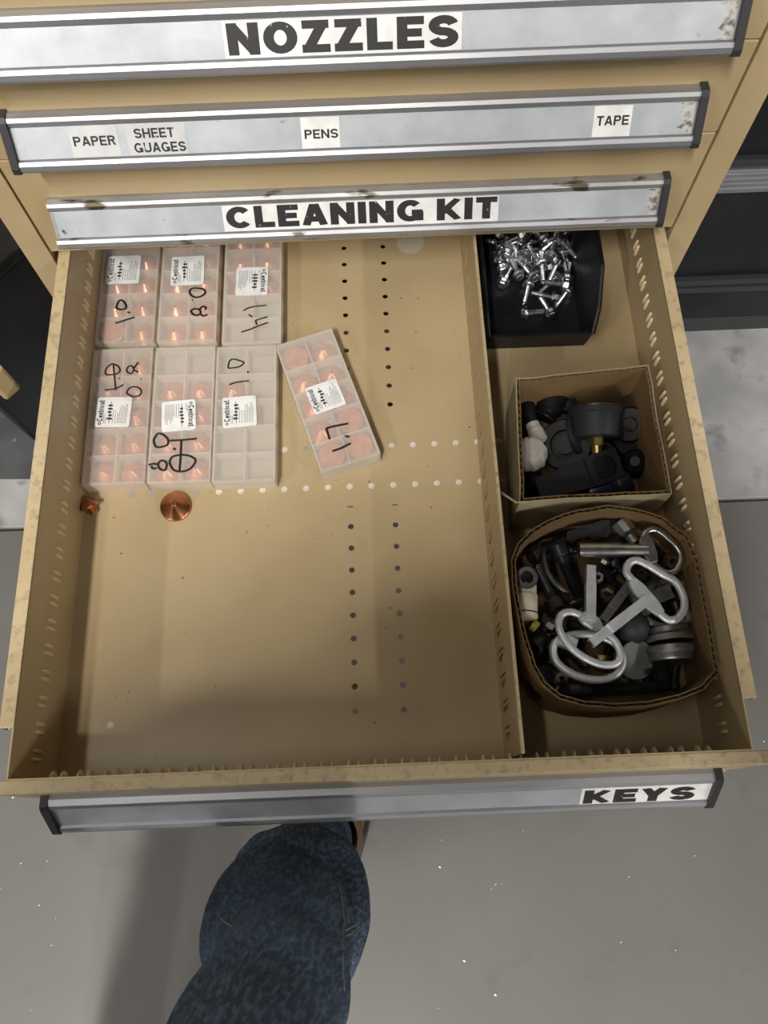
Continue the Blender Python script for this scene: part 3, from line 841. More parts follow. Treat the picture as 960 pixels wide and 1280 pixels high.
SCR = [  # head, tip in crop (6x from 610,285); layer height
    ((300, 428), (262, 590), 0), ((490, 522), (335, 490), 0), ((280, 640), (420, 628), 0), ((462, 632), (402, 540), 1), ((590, 478), (495, 605), 0), ((515, 270), (435, 445), 1),
    ((400, 262), (412, 440), 1), ((335, 360), (250, 265), 1), ((228, 345), (150, 185), 1), ((115, 405), (160, 320), 0), ((112, 300), (96, 215), 1), ((555, 195), (600, 370), 1),
    ((555, 100), (640, 195), 2), ((380, 190), (515, 82), 2), ((465, 200), (490, 110), 2), ((300, 130), (370, 250), 2), ((195, 125), (230, 255), 1), ((220, 65), (50, 150), 2),
    ((415, 95), (330, 110), 1), ((270, 200), (330, 90), 1), ((570, 425), (445, 410), 1), ((588, 375), (625, 205), 0), ((500, 375), (425, 450), 0), ((125, 180), (60, 120), 1),
    ((70, 225), (160, 205), 1), ((250, 110), (210, 20), 1), ((340, 30), (410, 100), 1), ((510, 40), (450, 120), 1), ((100, 60), (180, 120), 1), ((150, 30), (110, 130), 0),
    ((290, 20), (240, 120), 0), ((570, 40), (590, 130), 0), ((440, 300), (370, 330), 0), ((330, 280), (420, 230), 0), ((190, 250), (120, 330), 0), ((520, 150), (600, 250), 0),
    ((240, 160), (150, 240), 0), ((400, 30), (330, -60), 1), ((200, -30), (280, 40), 1), ((480, -20), (540, 60), 1), ((90, -30), (150, 50), 1), ((590, -10), (520, 60), 0)]
rq = random.Random(77)
for k in range(20):
    cx_, cy_ = rq.uniform(70, 610), rq.uniform(-20, 250 if k < 12 else 120); a_ = rq.random() * 6.28
    SCR.append(((cx_ + 60 * math.cos(a_), cy_ + 55 * math.sin(a_)), (cx_ - 80 * math.cos(a_), cy_ - 75 * math.sin(a_)), rq.choice((0, 1, 1, 2))))
scr0 = None
for i, (a, b, ly) in enumerate(SCR):
    hz_ = bz + 0.0022 + 0.0062 + ly * 0.0075
    p0 = px(610 + a[0] / 6, 285 + a[1] / 6, hz_); p1 = px(610 + b[0] / 6, 285 + b[1] / 6, bz + 0.0022 + 0.0030 + ly * 0.007)
    d = (p1 - p0).normalized(); p0.x = max(min(p0.x, bxr - 0.004), bxl + 0.008); 
    M = along(p0, p0 + d, i * 0.7) @ Matrix.Scale(1.13, 4)
    if scr0 is None:
        scr0 = thing('hex_screw', 'zinc hex washer-head screw in the black bin', 'screw', M=M, group='zinc screws in the black bin'); screw_parts(scr0)
    else: copy_thing(scr0, M)

# ------------------------------------------------------------------ cardboard boxes
def corrugated(t, path, z0, z1, th=0.0042, pitch=0.0075, lean=0.0, zj=None, inner='cardboard', outer='cardboard'):
    """closed wall path of (x,y) points; two liners with a wavy flute between them"""
    n = len(path); P = [Vector((x, y, 0)) for x, y in path]
    if sum(P[i].x * P[(i + 1) % n].y - P[(i + 1) % n].x * P[i].y for i in range(n)) < 0: P = P[::-1]
    nor = []
    for i in range(n):
        t1 = (P[i] - P[i - 1]).normalized(); t2 = (P[(i + 1) % n] - P[i]).normalized()
        m = (t1 + t2).normalized(); k = 1 / max(0.5, m.dot(t1))
        nor.append(Vector((m.y, -m.x, 0)) * k)
    zt = [z1 + (zj(P[i].x, P[i].y) if zj else 0) for i in range(n)]

    def loop(name, d0, d1, m, dz=0.0):
        bm = BM(); R_ = []
        for i in range(n):
            c = []
            for d, top in ((d0, 0), (d0, 1), (d1, 1), (d1, 0)):
                q = P[i] + nor[i] * (d + (lean if top else 0)); c.append(bm.verts.new((q.x, q.y, (zt[i] + dz) if top else z0)))
            R_.append(c)
        for i in range(n):
            a, b = R_[i], R_[(i + 1) % n]
            for k in range(4): bm.faces.new((a[k], a[(k + 1) % 4], b[(k + 1) % 4], b[k]))
        return obj(name, bm, m, t)
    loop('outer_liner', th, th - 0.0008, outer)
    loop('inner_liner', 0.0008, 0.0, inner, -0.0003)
    bm = BM(); pts = []; s = 0.0
    for i in range(n):
        a, b = P[i], P[(i + 1) % n]; L_ = (b - a).length; st = max(1, int(L_ / (pitch / 6)))
        for k in range(st):
            f = k / st; q = a.lerp(b, f); nn = nor[i].lerp(nor[(i + 1) % n], f); zz = zt[i] * (1 - f) + zt[(i + 1) % n] * f
            ph = math.sin(2 * PI * (s + L_ * f) / pitch)
            pts.append((q + nn * (th / 2 + ph * (th / 2 - 0.0008)), q + nn * (th / 2 + lean + ph * (th / 2 - 0.0008)), zz)); 
        s += L_
    A = [bm.verts.new((a.x, a.y, z0)) for a, b, z in pts]; B = [bm.verts.new((b.x, b.y, z - 0.0006)) for a, b, z in pts]
    for i in range(len(pts)): bm.faces.new((A[i], A[(i + 1) % len(pts)], B[(i + 1) % len(pts)], B[i]))
    obj('flute', bm, 'flute', t)
    bm = BM(); prism(bm, [(p.x, p.y) for p in P], z0, z0 + 0.003); obj('box_bottom', bm, inner, t)


def subdiv(pts, n, wob=0.0, seed=0):
    r = random.Random(seed); out = []
    for i in range(len(pts)):
        a, b = pts[i], pts[(i + 1) % len(pts)]
        for k in range(n):
            f = k / n; j = wob if k else 0
            out.append((a[0] + (b[0] - a[0]) * f + r.uniform(-j, j), a[1] + (b[1] - a[1]) * f + r.uniform(-j, j)))
    return out


zA = ZF + 0.082
cA = [px(650, 477, zA), px(806, 461, zA), px(834, 612, zA), px(655, 622, zA)]
bA = thing('cardboard_box', 'square open cardboard box holding the gauge and white knob', 'box', (0, 0, 0))
rA = random.Random(5)
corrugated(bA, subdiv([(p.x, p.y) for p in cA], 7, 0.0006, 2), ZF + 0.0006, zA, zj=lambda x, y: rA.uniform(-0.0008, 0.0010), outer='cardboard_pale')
bm = BM(); q = px(645, 628, zA - 0.002)
tube(bm, [q + Vector((0.012, 0, 0)), q, px(627, 616, zA - 0.004), px(622, 615, zA - 0.006)], [0.0012, 0.0012, 0.0013, 0.0016], 6)
obj('torn_strip', bm, 'cardboard_pale', bA)

zB = ZF + 0.078
ring = [(645, 700), (652, 682), (668, 666), (690, 653), (722, 642), (760, 636), (795, 640), (828, 652), (855, 672), (874, 700), (888, 735), (896, 775), (899, 810), (893, 838), (876, 857), (848, 868), (812, 876), (770, 879), (730, 876), (702, 868), (682, 852), (670, 830), (660, 800), (652, 765), (646, 730)]
pB = [px(x, y, zB) for x, y in ring]
pB = [Vector((min(p.x, DX - 0.0085), p.y, p.z)) for p in pB]
bB = thing('cardboard_box', 'rounded cut-down cardboard box full of keys and bolts', 'box', (0, 0, 0))
rB = random.Random(9)
corrugated(bB, subdiv([(p.x, p.y) for p in pB], 2), ZF + 0.0006, zB, zj=lambda x, y: rB.uniform(-0.0015, 0.0015))

# ------------------------------------------------------------------ contents of the square box (crop 4x from 620,440)
def A(x, y, h): return px(620 + x / 4, 440 + y / 4, ZF + 0.0035 + h)


g0 = A(503, 432, 0.032); g1 = A(500, 292, 0.040)
gl = (g1 - g0).length
ga = thing('pressure_gauge', 'round charcoal pressure gauge lying in the square cardboard box', 'gauge', M=along(g0, g1))
bm = BM(); lathe(bm, [(0.0, 0.0), (0.024, 0.0), (0.0255, 0.002), (0.0265, gl - 0.006), (0.0285, gl - 0.004), (0.0285, gl), (0.0262, gl + 0.001), (0.0262, gl - 0.001), (0.0, gl - 0.001)], 32); obj('gauge_case', bm, 'charcoal_plastic', ga, smooth=True)
bm = BM(); lathe(bm, [(0.0265, gl - 0.001), (0.0288, gl + 0.0004), (0.0288, gl + 0.002), (0.0268, gl + 0.002), (0.0262, gl)], 32, caps=False); obj('bezel', bm, 'dark_steel', ga, smooth=True)
bm = BM(); lathe(bm, [(0.0, gl), (0.0262, gl)], 28, caps=False); obj('dial', bm, 'white_plastic', ga)
bm = BM(); lathe(bm, [(0.0085, -0.008), (0.0085, 0.0)], 6); lathe(bm, [(0.0055, -0.02), (0.0055, -0.008)], 12); obj('brass_stem', bm, 'brass', ga)

# white ribbed knob
kc = A(188, 515, 0.030)
kn = thing('plastic_knob', 'white fluted plastic knob in the square cardboard box', 'knob', M=along(kc - Vector((0, 0, 0.013)), kc + Vector((-0.006, 0.004, 0.013))))
bm = BM(); n = 48; prof = []
rings = []
for r, z in ((0.0125, 0.0), (0.0155, 0.002), (0.0165, 0.010), (0.0165, 0.019), (0.0145, 0.0225), (0.0105, 0.0235), (0.0, 0.0235)):
    if r == 0: rings.append([bm.verts.new((0, 0, z))]); continue
    rings.append([bm.verts.new(((r + (0.0009 * math.cos(9 * 2 * PI * i / n) if z < 0.021 else 0)) * math.cos(2 * PI * i / n), (r + (0.0009 * math.cos(9 * 2 * PI * i / n) if z < 0.021 else 0)) * math.sin(2 * PI * i / n), z)) for i in range(n)])
for a, b in zip(rings[:-1], rings[1:]):
    for i in range(n):
        if len(b) == 1: bm.faces.new((a[i], a[(i + 1) % n], b[0]))
        else: bm.faces.new((a[i], a[(i + 1) % n], b[(i + 1) % n], b[i]))
bm.faces.new(rings[0][::-1])
obj('knob_body', bm, 'white_plastic', kn, smooth=True, ang=0.8)
bm = BM(); lathe(bm, [(0.0, -0.012), (0.009, -0.012), (0.0095, -0.010), (0.0095, 0.0), (0, 0)], 20); obj('knob_collar', bm, 'cream_plastic', kn)
# white fitting behind it
f0, f1 = A(180, 360, 0.022), A(218, 440, 0.026)
ft = thing('hose_fitting', 'pale push-in hose fitting behind the white knob', 'fitting', M=along(f0, f1)); fl_ = (f1 - f0).length
bm = BM(); lathe(bm, [(0.006, 0), (0.0075, 0.001), (0.0075, fl_ * 0.4), (0.0085, fl_ * 0.45), (0.0085, fl_)], 18); obj('fitting_body', bm, 'white_plastic', ft, smooth=True)
bm = BM(); lathe(bm, [(0.005, -0.012), (0.0052, 0.0)], 14); obj('hose_stub', bm, 'black_plastic', ft)

# charcoal rectangular tool
d0, d1 = A(215, 690, 0.030), A(625, 545, 0.038)
dl = (d1 - d0).length
up = Vector((0.05, -0.25, 1)).normalized(); u = (d1 - d0).normalized(); v = up.cross(u).normalized()
MD = frame(d0, u, v)
dev = thing('hand_tool_body', 'charcoal rectangular tool housing with a round recess in the square box', 'tool', M=MD)
bm = BM(); prism(bm, [(0, -0.0115), (dl * 0.62, -0.0145), (dl * 0.66, -0.0165), (dl, -0.0165), (dl, 0.0165), (dl * 0.66, 0.0165), (dl * 0.62, 0.0145), (0, 0.0125)], -0.024, -0.0008)
bmesh.ops.bevel(bm, geom=bm.edges[:], offset=0.0012, segments=2, affect='EDGES'); obj('housing', bm, 'charcoal_plastic', dev)
bm = BM(); lathe(bm, [(0.0, -0.0012), (0.0122, -0.0012), (0.0122, 0.0002), (0.0112, 0.0006), (0.0108, -0.0004), (0.0, -0.0004)], 28, Matrix.Translation((dl * 0.80, 0, 0))); obj('round_recess', bm, 'black_plastic', dev, smooth=True)
bm = BM(); box(bm, dl * 0.60, dl * 0.615, -0.0140, 0.0140, -0.001, 0.0003); obj('seam_rib', bm, 'black_plastic', dev)

def cylinder_thing(name, label, cat, p0, p1, prof, m, n=24, group=None, extra=None):
    """prof: (r, fraction along)"""
    L_ = (Vector(p1) - Vector(p0)).length
    t = thing(name, label, cat, M=along(p0, p1), group=group)
    bm = BM(); lathe(bm, [(r, f * L_) for r, f in prof], n); obj('body', bm, m, t, smooth=True)
    if extra:
        for nm, pr, mm in extra:
            bm = BM(); lathe(bm, [(r, f * L_) for r, f in pr], n); obj(nm, bm, mm, t, smooth=True)
    return t


cylinder_thing('flange_disc', 'wide black flange disc half under the pressure gauge', 'disc', A(352, 470, 0.010), A(347, 462, 0.022), [(0.0, 0), (0.024, 0), (0.0275, 0.3), (0.0275, 0.8), (0.026, 1), (0.016, 1), (0.015, 0.6), (0, 0.6)], 'charcoal_plastic', 36,
               extra=[('hub', [(0.010, 0.6), (0.0105, 1.3), (0, 1.3)], 'black_plastic')])
cylinder_thing('flange_disc', 'narrow black ring standing beside the pressure gauge', 'disc', A(395, 410, 0.020), A(425, 402, 0.024), [(0.014, 0), (0.0235, 0), (0.0245, 0.3), (0.0245, 0.9), (0.023, 1), (0.014, 1)], 'charcoal_plastic', 36,
               extra=[('ring_face', [(0.0, 0.2), (0.0145, 0.2), (0.0145, 0.8), (0, 0.8)], 'black_plastic')])
cylinder_thing('cable_coupler', 'blue-black cylindrical coupler beside the tool housing', 'coupler', A(460, 705, 0.014), A(665, 650, 0.018), [(0, 0), (0.010, 0), (0.0115, 0.1), (0.0115, 0.5), (0.0135, 0.55), (0.0135, 0.9), (0.012, 1), (0, 1)], 'blue_black',
               extra=[('chrome_band', [(0.0139, 0.66), (0.0142, 0.70), (0.0142, 0.76), (0.0139, 0.80)], 'dark_steel')])
cylinder_thing('hose_elbow', 'black ribbed hose coupling under the square box rear wall', 'coupler', A(235, 330, 0.02), A(300, 215, 0.026), [(0, 0), (0.012, 0), (0.013, 0.05), (0.011, 0.1), (0.013, 0.15), (0.011, 0.2), (0.013, 0.3), (0.0155, 0.35), (0.0155, 1), (0.010, 1), (0, 0.9)], 'black_plastic')
cylinder_thing('hose_elbow', 'thin black tube pointing at the white hose fitting', 'coupler', A(150, 250, 0.028), A(185, 350, 0.026), [(0, 0), (0.0065, 0), (0.0075, 0.1), (0.0075, 0.6), (0.0055, 0.65), (0.0055, 1), (0, 1)], 'black_plastic')
cylinder_thing('valve_block', 'black round valve cap against the square box right wall', 'cap', A(660, 370, 0.010), A(668, 362, 0.032), [(0, 0), (0.018, 0), (0.019, 0.15), (0.019, 0.9), (0.017, 1), (0.008, 1), (0.007, 0.85), (0, 0.85)], 'black_plastic')
cylinder_thing('valve_block', 'black domed cap in the corner beside the tool housing', 'cap', A(695, 560, 0.008), A(695, 545, 0.034), [(0, 0), (0.014, 0), (0.0145, 0.5), (0.011, 0.85), (0.005, 1), (0, 1)], 'black_plastic')
cylinder_thing('valve_block', 'black collar beneath the pressure gauge stem', 'cap', A(660, 455, 0.006), A(672, 440, 0.024), [(0, 0), (0.017, 0), (0.0175, 0.9), (0.016, 1), (0.009, 1), (0.008, 0.7), (0, 0.7)], 'black_plastic')
bk = thing('mounting_block', 'small black rectangular block under the rear wall of the square box', 'block', M=frame(A(345, 250, 0.030), (1, -0.12, 0), (0, 1, 0.3)))
bm = BM(); box(bm, -0.011, 0.011, -0.009, 0.009, -0.022, 0, bev=0.0012); obj('body', bm, 'black_plastic', bk)
bm = BM(); lathe(bm, [(0.004, -0.001), (0.004, 0.0004), (0.0022, 0.0004), (0.002, -0.001)], 14); obj('screw_boss', bm, 'dark_steel', bk)
cylinder_thing('cable_coupler', 'black connector lying in the near corner of the square box', 'coupler', A(170, 620, 0.008), A(200, 700, 0.010), [(0, 0), (0.011, 0), (0.011, 0.4), (0.0125, 0.45), (0.0125, 1), (0, 1)], 'black_plastic')

# ------------------------------------------------------------------ contents of the rounded box (crop 3.2x from 620,620)
def K(x, y, h): return px(620 + x / 3.2, 620 + y / 3.2, ZF + 0.0035 + h)


BC = sum((Vector((p.x, p.y, 0)) for p in pB), Vector()) / len(pB)


def keep_in(p, margin):
    """pull a point sideways until it clears the inside of the rounded box wall"""
    p = Vector(p); n = len(pB)
    for _ in range(300):
        ok = True
        for i in range(n):
            a, b = pB[i], pB[(i + 1) % n]
            e = Vector((b.x - a.x, b.y - a.y)); nn = Vector((-e.y, e.x)).normalized()
            if nn.dot(Vector((BC.x - a.x, BC.y - a.y))) < 0: nn = -nn
            if nn.dot(Vector((p.x - a.x, p.y - a.y))) < margin: ok = False; break
        if ok: break
        p.x += (BC.x - p.x) * 0.008; p.y += (BC.y - p.y) * 0.008
    return p


def panel_key(label, tip, bar, ring_pts, m, r_shaft=0.0042, sect=4, r_ring=0.0036, plate=True, bar_ends=None, socket=True, rough_ring=0.55):
    """tip, bar: world points; ring_pts: world points of the D-shaped bow (open path that ends at the bar ends)"""
    t = thing('panel_key', label, 'key', loc=bar, group='cabinet keys in the rounded box')
    TI = Matrix.Translation(Vector(bar)).inverted()

    def kob(name, bm, mm, **kw):
        bm.transform(TI); return obj(name, bm, mm, t, **kw)
    tip = Vector(tip); bar = Vector(bar); L_ = (bar - tip).length
    bm = BM(); M = along(tip, bar, PI / 4 if sect == 4 else 0)
    if sect == 4: lathe(bm, [(r_shaft * 1.25, 0.0), (r_shaft * 1.25, L_ * 0.30), (r_shaft * 1.38, L_ * 0.34), (r_shaft * 1.30, L_)], 4, M)
    else: lathe(bm, [(r_shaft * 0.6, 0.001), (r_shaft * 0.62, 0.0), (r_shaft, 0.0), (r_shaft * 1.02, L_ * 0.55), (r_shaft * 0.9, L_ * 0.62), (r_shaft * 0.86, L_)], 20, M)
    kob('shaft', bm, m, smooth=(sect != 4))
    if socket:
        bm = BM(); lathe(bm, [(r_shaft * 0.62, -0.0004), (r_shaft * 0.62, 0.0006)], 4 if sect == 4 else 8, M); kob('socket', bm, 'hole_dark')
    if bar_ends:
        a, b = Vector(bar_ends[0]), Vector(bar_ends[1]); d = (b - a).length
        Mb = frame((a + b) / 2, b - a, (bar - tip))
        bm = BM(); e = d / 2
        prism(bm, [(-e, -0.0038), (-e * 0.45, -0.0070), (e * 0.45, -0.0070), (e, -0.0038), (e, 0.0038), (e * 0.5, 0.0058), (-e * 0.5, 0.0058), (-e, 0.0038)], -0.0030, 0.0030, Mb)
        bmesh.ops.bevel(bm, geom=bm.edges[:], offset=0.0007, segments=1, affect='EDGES')
        kob('bow_plate', bm, m)
    # smooth ring
    P = [keep_in(p, r_ring + 0.0012) for p in ring_pts]; closed = (bar_ends is None); Q = []; n = len(P)
    for i in range(n if closed else n - 1):
        p0 = P[i - 1] if (closed or i > 0) else P[0]; p1 = P[i]; p2 = P[(i + 1) % n]; p3 = P[(i + 2) % n] if (closed or i + 2 < n) else P[-1]
        for k in range(5):
            f = k / 5
            Q.append(0.5 * (2 * p1 + (p2 - p0) * f + (2 * p0 - 5 * p1 + 4 * p2 - p3) * f * f + (3 * p1 - p0 - 3 * p2 + p3) * f ** 3))
    if not closed: Q.append(P[-1])
    bm = BM(); tube(bm, Q, r_ring, 10, closed=closed, flat=0.8); kob('bow_ring', bm, m, smooth=True, ang=1.2)
    return t


# large zinc key on top of the pile
panel_key('bright zinc panel key lying on top with its shaft towards the box centre', K(380, 590, 0.062), K(605, 415, 0.068),
          [K(545, 335, 0.068), K(522, 305, 0.068), K(530, 272, 0.068), K(560, 257, 0.068), K(605, 275, 0.067), K(665, 312, 0.066), K(715, 340, 0.066), K(748, 395, 0.066), K(752, 450, 0.066), K(725, 490, 0.066), K(690, 495, 0.067), K(655, 470, 0.068)],
          'zinc_cast', 0.0050, bar_ends=(K(540, 335, 0.068), K(660, 472, 0.068)), r_ring=0.0038)
# nickel key with round tube
panel_key('nickel tube key with a red oval badge plate and round ring', K(332, 217, 0.062), K(605, 217, 0.065),
          [K(590, 165, 0.066), K(605, 140, 0.066), K(650, 128, 0.065), K(700, 150, 0.064), K(735, 195, 0.063), K(742, 250, 0.063), K(722, 295, 0.063), K(690, 308, 0.064), K(655, 295, 0.065), K(622, 262, 0.066)],
          'nickel', 0.0072, sect=20, bar_ends=(K(592, 160, 0.066), K(630, 268, 0.066)), r_ring=0.0034)
# key with long vertical square shaft and big ring
panel_key('zinc panel key whose long square shaft points at the nickel tube key', K(378, 282, 0.055), K(376, 500, 0.058),
          [K(345, 480, 0.058), K(300, 463, 0.058), K(262, 475, 0.058), K(250, 515, 0.058), K(268, 565, 0.058), K(310, 615, 0.057), K(370, 655, 0.057), K(430, 675, 0.057), K(480, 670, 0.057), K(497, 635, 0.057), K(480, 585, 0.058), K(440, 545, 0.058), K(415, 525, 0.058)],
          'zinc_cast', 0.0048, bar_ends=(K(338, 478, 0.058), K(418, 528, 0.058)), r_ring=0.0036)
panel_key('zinc panel key with its ring lowest, partly under another ring', K(322, 600, 0.048), K(250, 575, 0.046),
          [K(250, 575, 0.046), K(228, 610, 0.044), K(240, 660, 0.042), K(285, 700, 0.042), K(350, 728, 0.042), K(420, 735, 0.042), K(480, 715, 0.043), K(508, 670, 0.044), K(500, 620, 0.046), K(460, 580, 0.047), K(390, 555, 0.047), K(310, 555, 0.047)],
          'zinc_cast', 0.0058, r_ring=0.0038, socket=False)
panel_key('dark worn panel key with its ring against the box right wall', K(425, 500, 0.052), K(540, 345, 0.050),
          [K(600, 490, 0.046), K(640, 515, 0.046), K(700, 520, 0.046), K(770, 495, 0.046), K(815, 445, 0.046), K(818, 395, 0.046), K(785, 355, 0.046), K(745, 345, 0.046), K(700, 350, 0.046), K(640, 350, 0.047), K(600, 400, 0.047)],
          'grey_metal', 0.0046, bar_ends=(K(540, 345, 0.050), K(600, 480, 0.047)), r_ring=0.0036)


def cap_screw(label, head, tip, d=0.012, hd=0.018, m='black_oxide', pitch=0.0019, grp='black screws in the rounded box', up=True):
    head = keep_in(head, hd / 2 + 0.001); tip = keep_in(tip, d / 2 + 0.001); L_ = (tip - head).length
    t = thing('cap_screw', label, 'screw', M=along(head, tip), group=grp)
    hh = d * 1.0
    bm = BM(); lathe(bm, [(hd * 0.28, hh * 0.5), (hd * 0.28, 0), (hd * 0.46, 0), (hd * 0.5, 0.001), (hd * 0.5, hh - 0.0006), (hd * 0.48, hh), (0, hh)], 22, caps=False); obj('screw_head', bm, m, t, smooth=True, ang=0.5)
    bm = BM(); lathe(bm, [(0, hh * 0.5), (hd * 0.285, hh * 0.5), (hd * 0.285, 0.0002)], 6, caps=False); obj('hex_socket', bm, 'hole_dark', t)
    bm = BM(); pr = [(d * 0.5, hh - 0.0002)]; k = hh + L_ * 0.12
    pr.append((d * 0.5, k))
    while k < L_ - pitch: pr += [(d * 0.42, k + pitch * 0.3), (d * 0.5, k + pitch * 0.8)]; k += pitch
    pr += [(d * 0.4, L_), (0, L_)]
    lathe(bm, pr, 14); obj('threaded_shank', bm, m, t)
    return t


cap_screw('thick black cap screw lying beside the curved steel hook', K(243, 195, 0.045), K(335, 410, 0.040), 0.0125, 0.0195)
cap_screw('black cap screw with grey head pointing into the far corner', K(125, 232, 0.042), K(300, 100, 0.030), 0.0115, 0.018, 'black_oxide')
cap_screw('black cap screw with its head towards the lowest zinc ring', K(250, 455, 0.040), K(165, 275, 0.034), 0.0115, 0.0175)
cap_screw('short cap screw standing head-up over the cream fitting', K(116, 322, 0.060), K(120, 330, 0.030), 0.012, 0.0215, 'dark_steel')
cap_screw('long black screw along the near wall of the rounded box', K(285, 783, 0.034), K(665, 766, 0.034), 0.0115, 0.0175, pitch=0.0016)
cap_screw('long black screw leaning on the near wall, under the dark key ring', K(608, 500, 0.030), K(688, 785, 0.044), 0.0135, 0.018, pitch=0.0017)
cap_screw('short black screw seen through the lowest zinc ring', K(285, 600, 0.030), K(362, 690, 0.034), 0.0105, 0.0155)
cap_screw('black cap screw against the box wall under the cream fitting', K(150, 610, 0.036), K(205, 560, 0.026), 0.0115, 0.0175)
cap_screw('black cap screw with the yellow collar', K(240, 620, 0.028), K(150, 520, 0.034), 0.0095, 0.014)
rs = random.Random(21)
for i, (x, y) in enumerate([(460, 340), (440, 290), (500, 300), (300, 300), (470, 420), (200, 470), (300, 430), (560, 160), (640, 560), (700, 300), (760, 460), (440, 640), (260, 740), (560, 720), (720, 730), (400, 150), (800, 620), (330, 520), (600, 360), (160, 690), (520, 590), (690, 170)] + [(rs.uniform(150, 790), rs.uniform(170, 720)) for _ in range(24)]):
    a = rs.random() * 6.28; l_ = rs.uniform(45, 75)
    z = rs.uniform(0.018, 0.030) if i < 22 else rs.uniform(0.008, 0.018)
    cap_screw('small dark screw deep in the heap of the rounded box', K(x - l_ * math.cos(a), y - l_ * math.sin(a) * 0.8, z), K(x + l_ * math.cos(a), y + l_ * math.sin(a) * 0.8, z + rs.uniform(-0.006, 0.006)), rs.uniform(0.006, 0.009), rs.uniform(0.010, 0.0145), rs.choice(('black_oxide', 'black_oxide', 'dark_steel')), 0.0016)
# cream tube fitting
cylinder_thing('tube_fitting', 'cream plastic tube fitting at the box left wall', 'fitting', K(118, 355, 0.044), K(118, 492, 0.044), [(0.008, 0), (0.0105, 0.02), (0.0105, 0.30), (0.0115, 0.32), (0.0115, 0.80), (0.0108, 0.83), (0.0118, 0.86), (0.0118, 0.98), (0.009, 1)], 'cream_plastic', 24,
               extra=[('collar_ring', [(0.0112, 0.815), (0.0116, 0.82), (0.0116, 0.84), (0.0112, 0.845)], 'black_plastic')])
# flat grey bar
MB_ = frame(K(385, 140, 0.050), K(480, 122, 0.05) - K(290, 160, 0.05), Vector((0.1, 1, 0.25)))
gb = thing('steel_bar', 'flat dark steel bar with a drilled hole at the far wall', 'bar', M=MB_)
bm = BM(); prism(bm, [(-0.027, -0.004), (-0.004, -0.005), (-0.001, -0.009), (0.027, -0.006), (0.030, 0.0), (0.028, 0.006), (0.012, 0.0085), (-0.024, 0.004)], -0.005, 0.0); obj('bar_body', bm, 'dark_steel', gb)
bm = BM(); lathe(bm, [(0.0, 0.0003), (0.0015, 0.0003), (0.0015, -0.001)], 12, Matrix.Translation((0.012, -0.001, 0))); obj('drilled_hole', bm, 'hole_dark', gb)
# chrome socket
cs0, cs1 = K(555, 190, 0.050), K(496, 112, 0.047)
sl = (cs1 - cs0).length
cs = thing('hex_socket', 'bright chrome hex socket at the far wall beside the tube key', 'socket', M=along(cs0, cs1))
bm = BM(); lathe(bm, [(0.006, 0.0), (0.006, sl * 0.35), (0.0105, sl * 0.45), (0.0112, sl * 0.5), (0.0112, sl), (0.008, sl), (0.0075, sl - 0.004), (0, sl - 0.004)], 12); obj('socket_body', bm, 'zinc', cs)
bm = BM(); lathe(bm, [(0.0075, sl - 0.0038), (0, sl - 0.0036)], 6, caps=False); obj('socket_recess', bm, 'hole_dark', cs)
# dome knob
cylinder_thing('ball_knob', 'dark grey rounded ball knob beside the grey washer', 'knob', K(540, 500, 0.036), K(548, 555, 0.052), [(0, 0), (0.009, 0), (0.013, 0.2), (0.0165, 0.45), (0.0160, 0.7), (0.012, 0.92), (0.006, 1.02), (0, 1.05)], 'charcoal_plastic', 28)
# grey washer disc
wd_ = K(560, 655, 0.038)
wn = Vector((0.25, -0.35, 1)).normalized()
ws = thing('metal_disc', 'thin grey metal disc leaning under the ball knob', 'disc', M=along(wd_, wd_ + wn))
bm = BM(); lathe(bm, [(0, 0), (0.0178, 0), (0.0185, 0.0006), (0.0185, 0.0016), (0.0178, 0.0021), (0.0168, 0.0014), (0, 0.0012)], 36); obj('disc_plate', bm, 'dull_metal', ws, smooth=True, ang=0.5)
bm = BM(); box(bm, -0.012, -0.007, -0.0215, -0.017, -0.001, 0.0012); obj('disc_tab', bm, 'grey_metal', ws)
# grey ferrules side by side
fa0, fa1 = K(664, 575, 0.040), K(824, 568, 0.040)
for nm, y0, y1, lab in (('pipe_ferrule', 540, 605, 'grey metal ferrule ring, the one nearer the dark key'), ('pipe_ferrule', 625, 690, 'grey metal ferrule ring, the one nearer the near wall')):
    q0, q1 = keep_in(K(742, y0, 0.040), 0.0235), keep_in(K(745, y1, 0.040), 0.0235)
    pr = [(0.015, 0), (0.0192, 0), (0.0202, 0.10), (0.0200, 0.45), (0.0224, 0.62), (0.0228, 0.9), (0.0212, 1.0), (0.015, 1.0)]
    if y0 > 600: pr = [(r, 1 - f) for r, f in pr[::-1]]
    cylinder_thing(nm, lab, 'ferrule', q0, q1, pr, 'grey_metal', 32, group='pair of grey ferrules', extra=[('bore', [(0, 0.05), (0.0152, 0.05), (0.0152, 0.95), (0, 0.95)], 'black_plastic')])
# round black cap with light marks
cp = K(205, 738, 0.036); cn = Vector((0.2, 0.1, 1)).normalized()
cc = thing('round_cap', 'round black cap with pale arc marks in the near left corner', 'cap', M=along(cp - cn * 0.014, cp))
bm = BM(); lathe(bm, [(0, 0), (0.0145, 0), (0.0155, 0.001), (0.0155, 0.0125), (0.014, 0.014), (0, 0.014)], 28); obj('cap_body', bm, 'black_plastic', cc, smooth=True)
bm = BM(); tube(bm, [(0.0115 * math.cos(a), 0.0115 * math.sin(a), 0.0140) for a in [math.radians(-80 + 16 * k) for k in range(9)]], 0.0009, 6, flat=0.3); obj('arc_mark', bm, 'dot_grey', cc)
bm = BM(); box(bm, -0.014, -0.008, 0.004, 0.0052, 0.0138, 0.0143); box(bm, -0.0116, -0.0104, 0.0016, 0.0076, 0.0138, 0.0143); obj('plus_mark', bm, 'dot_grey', cc)
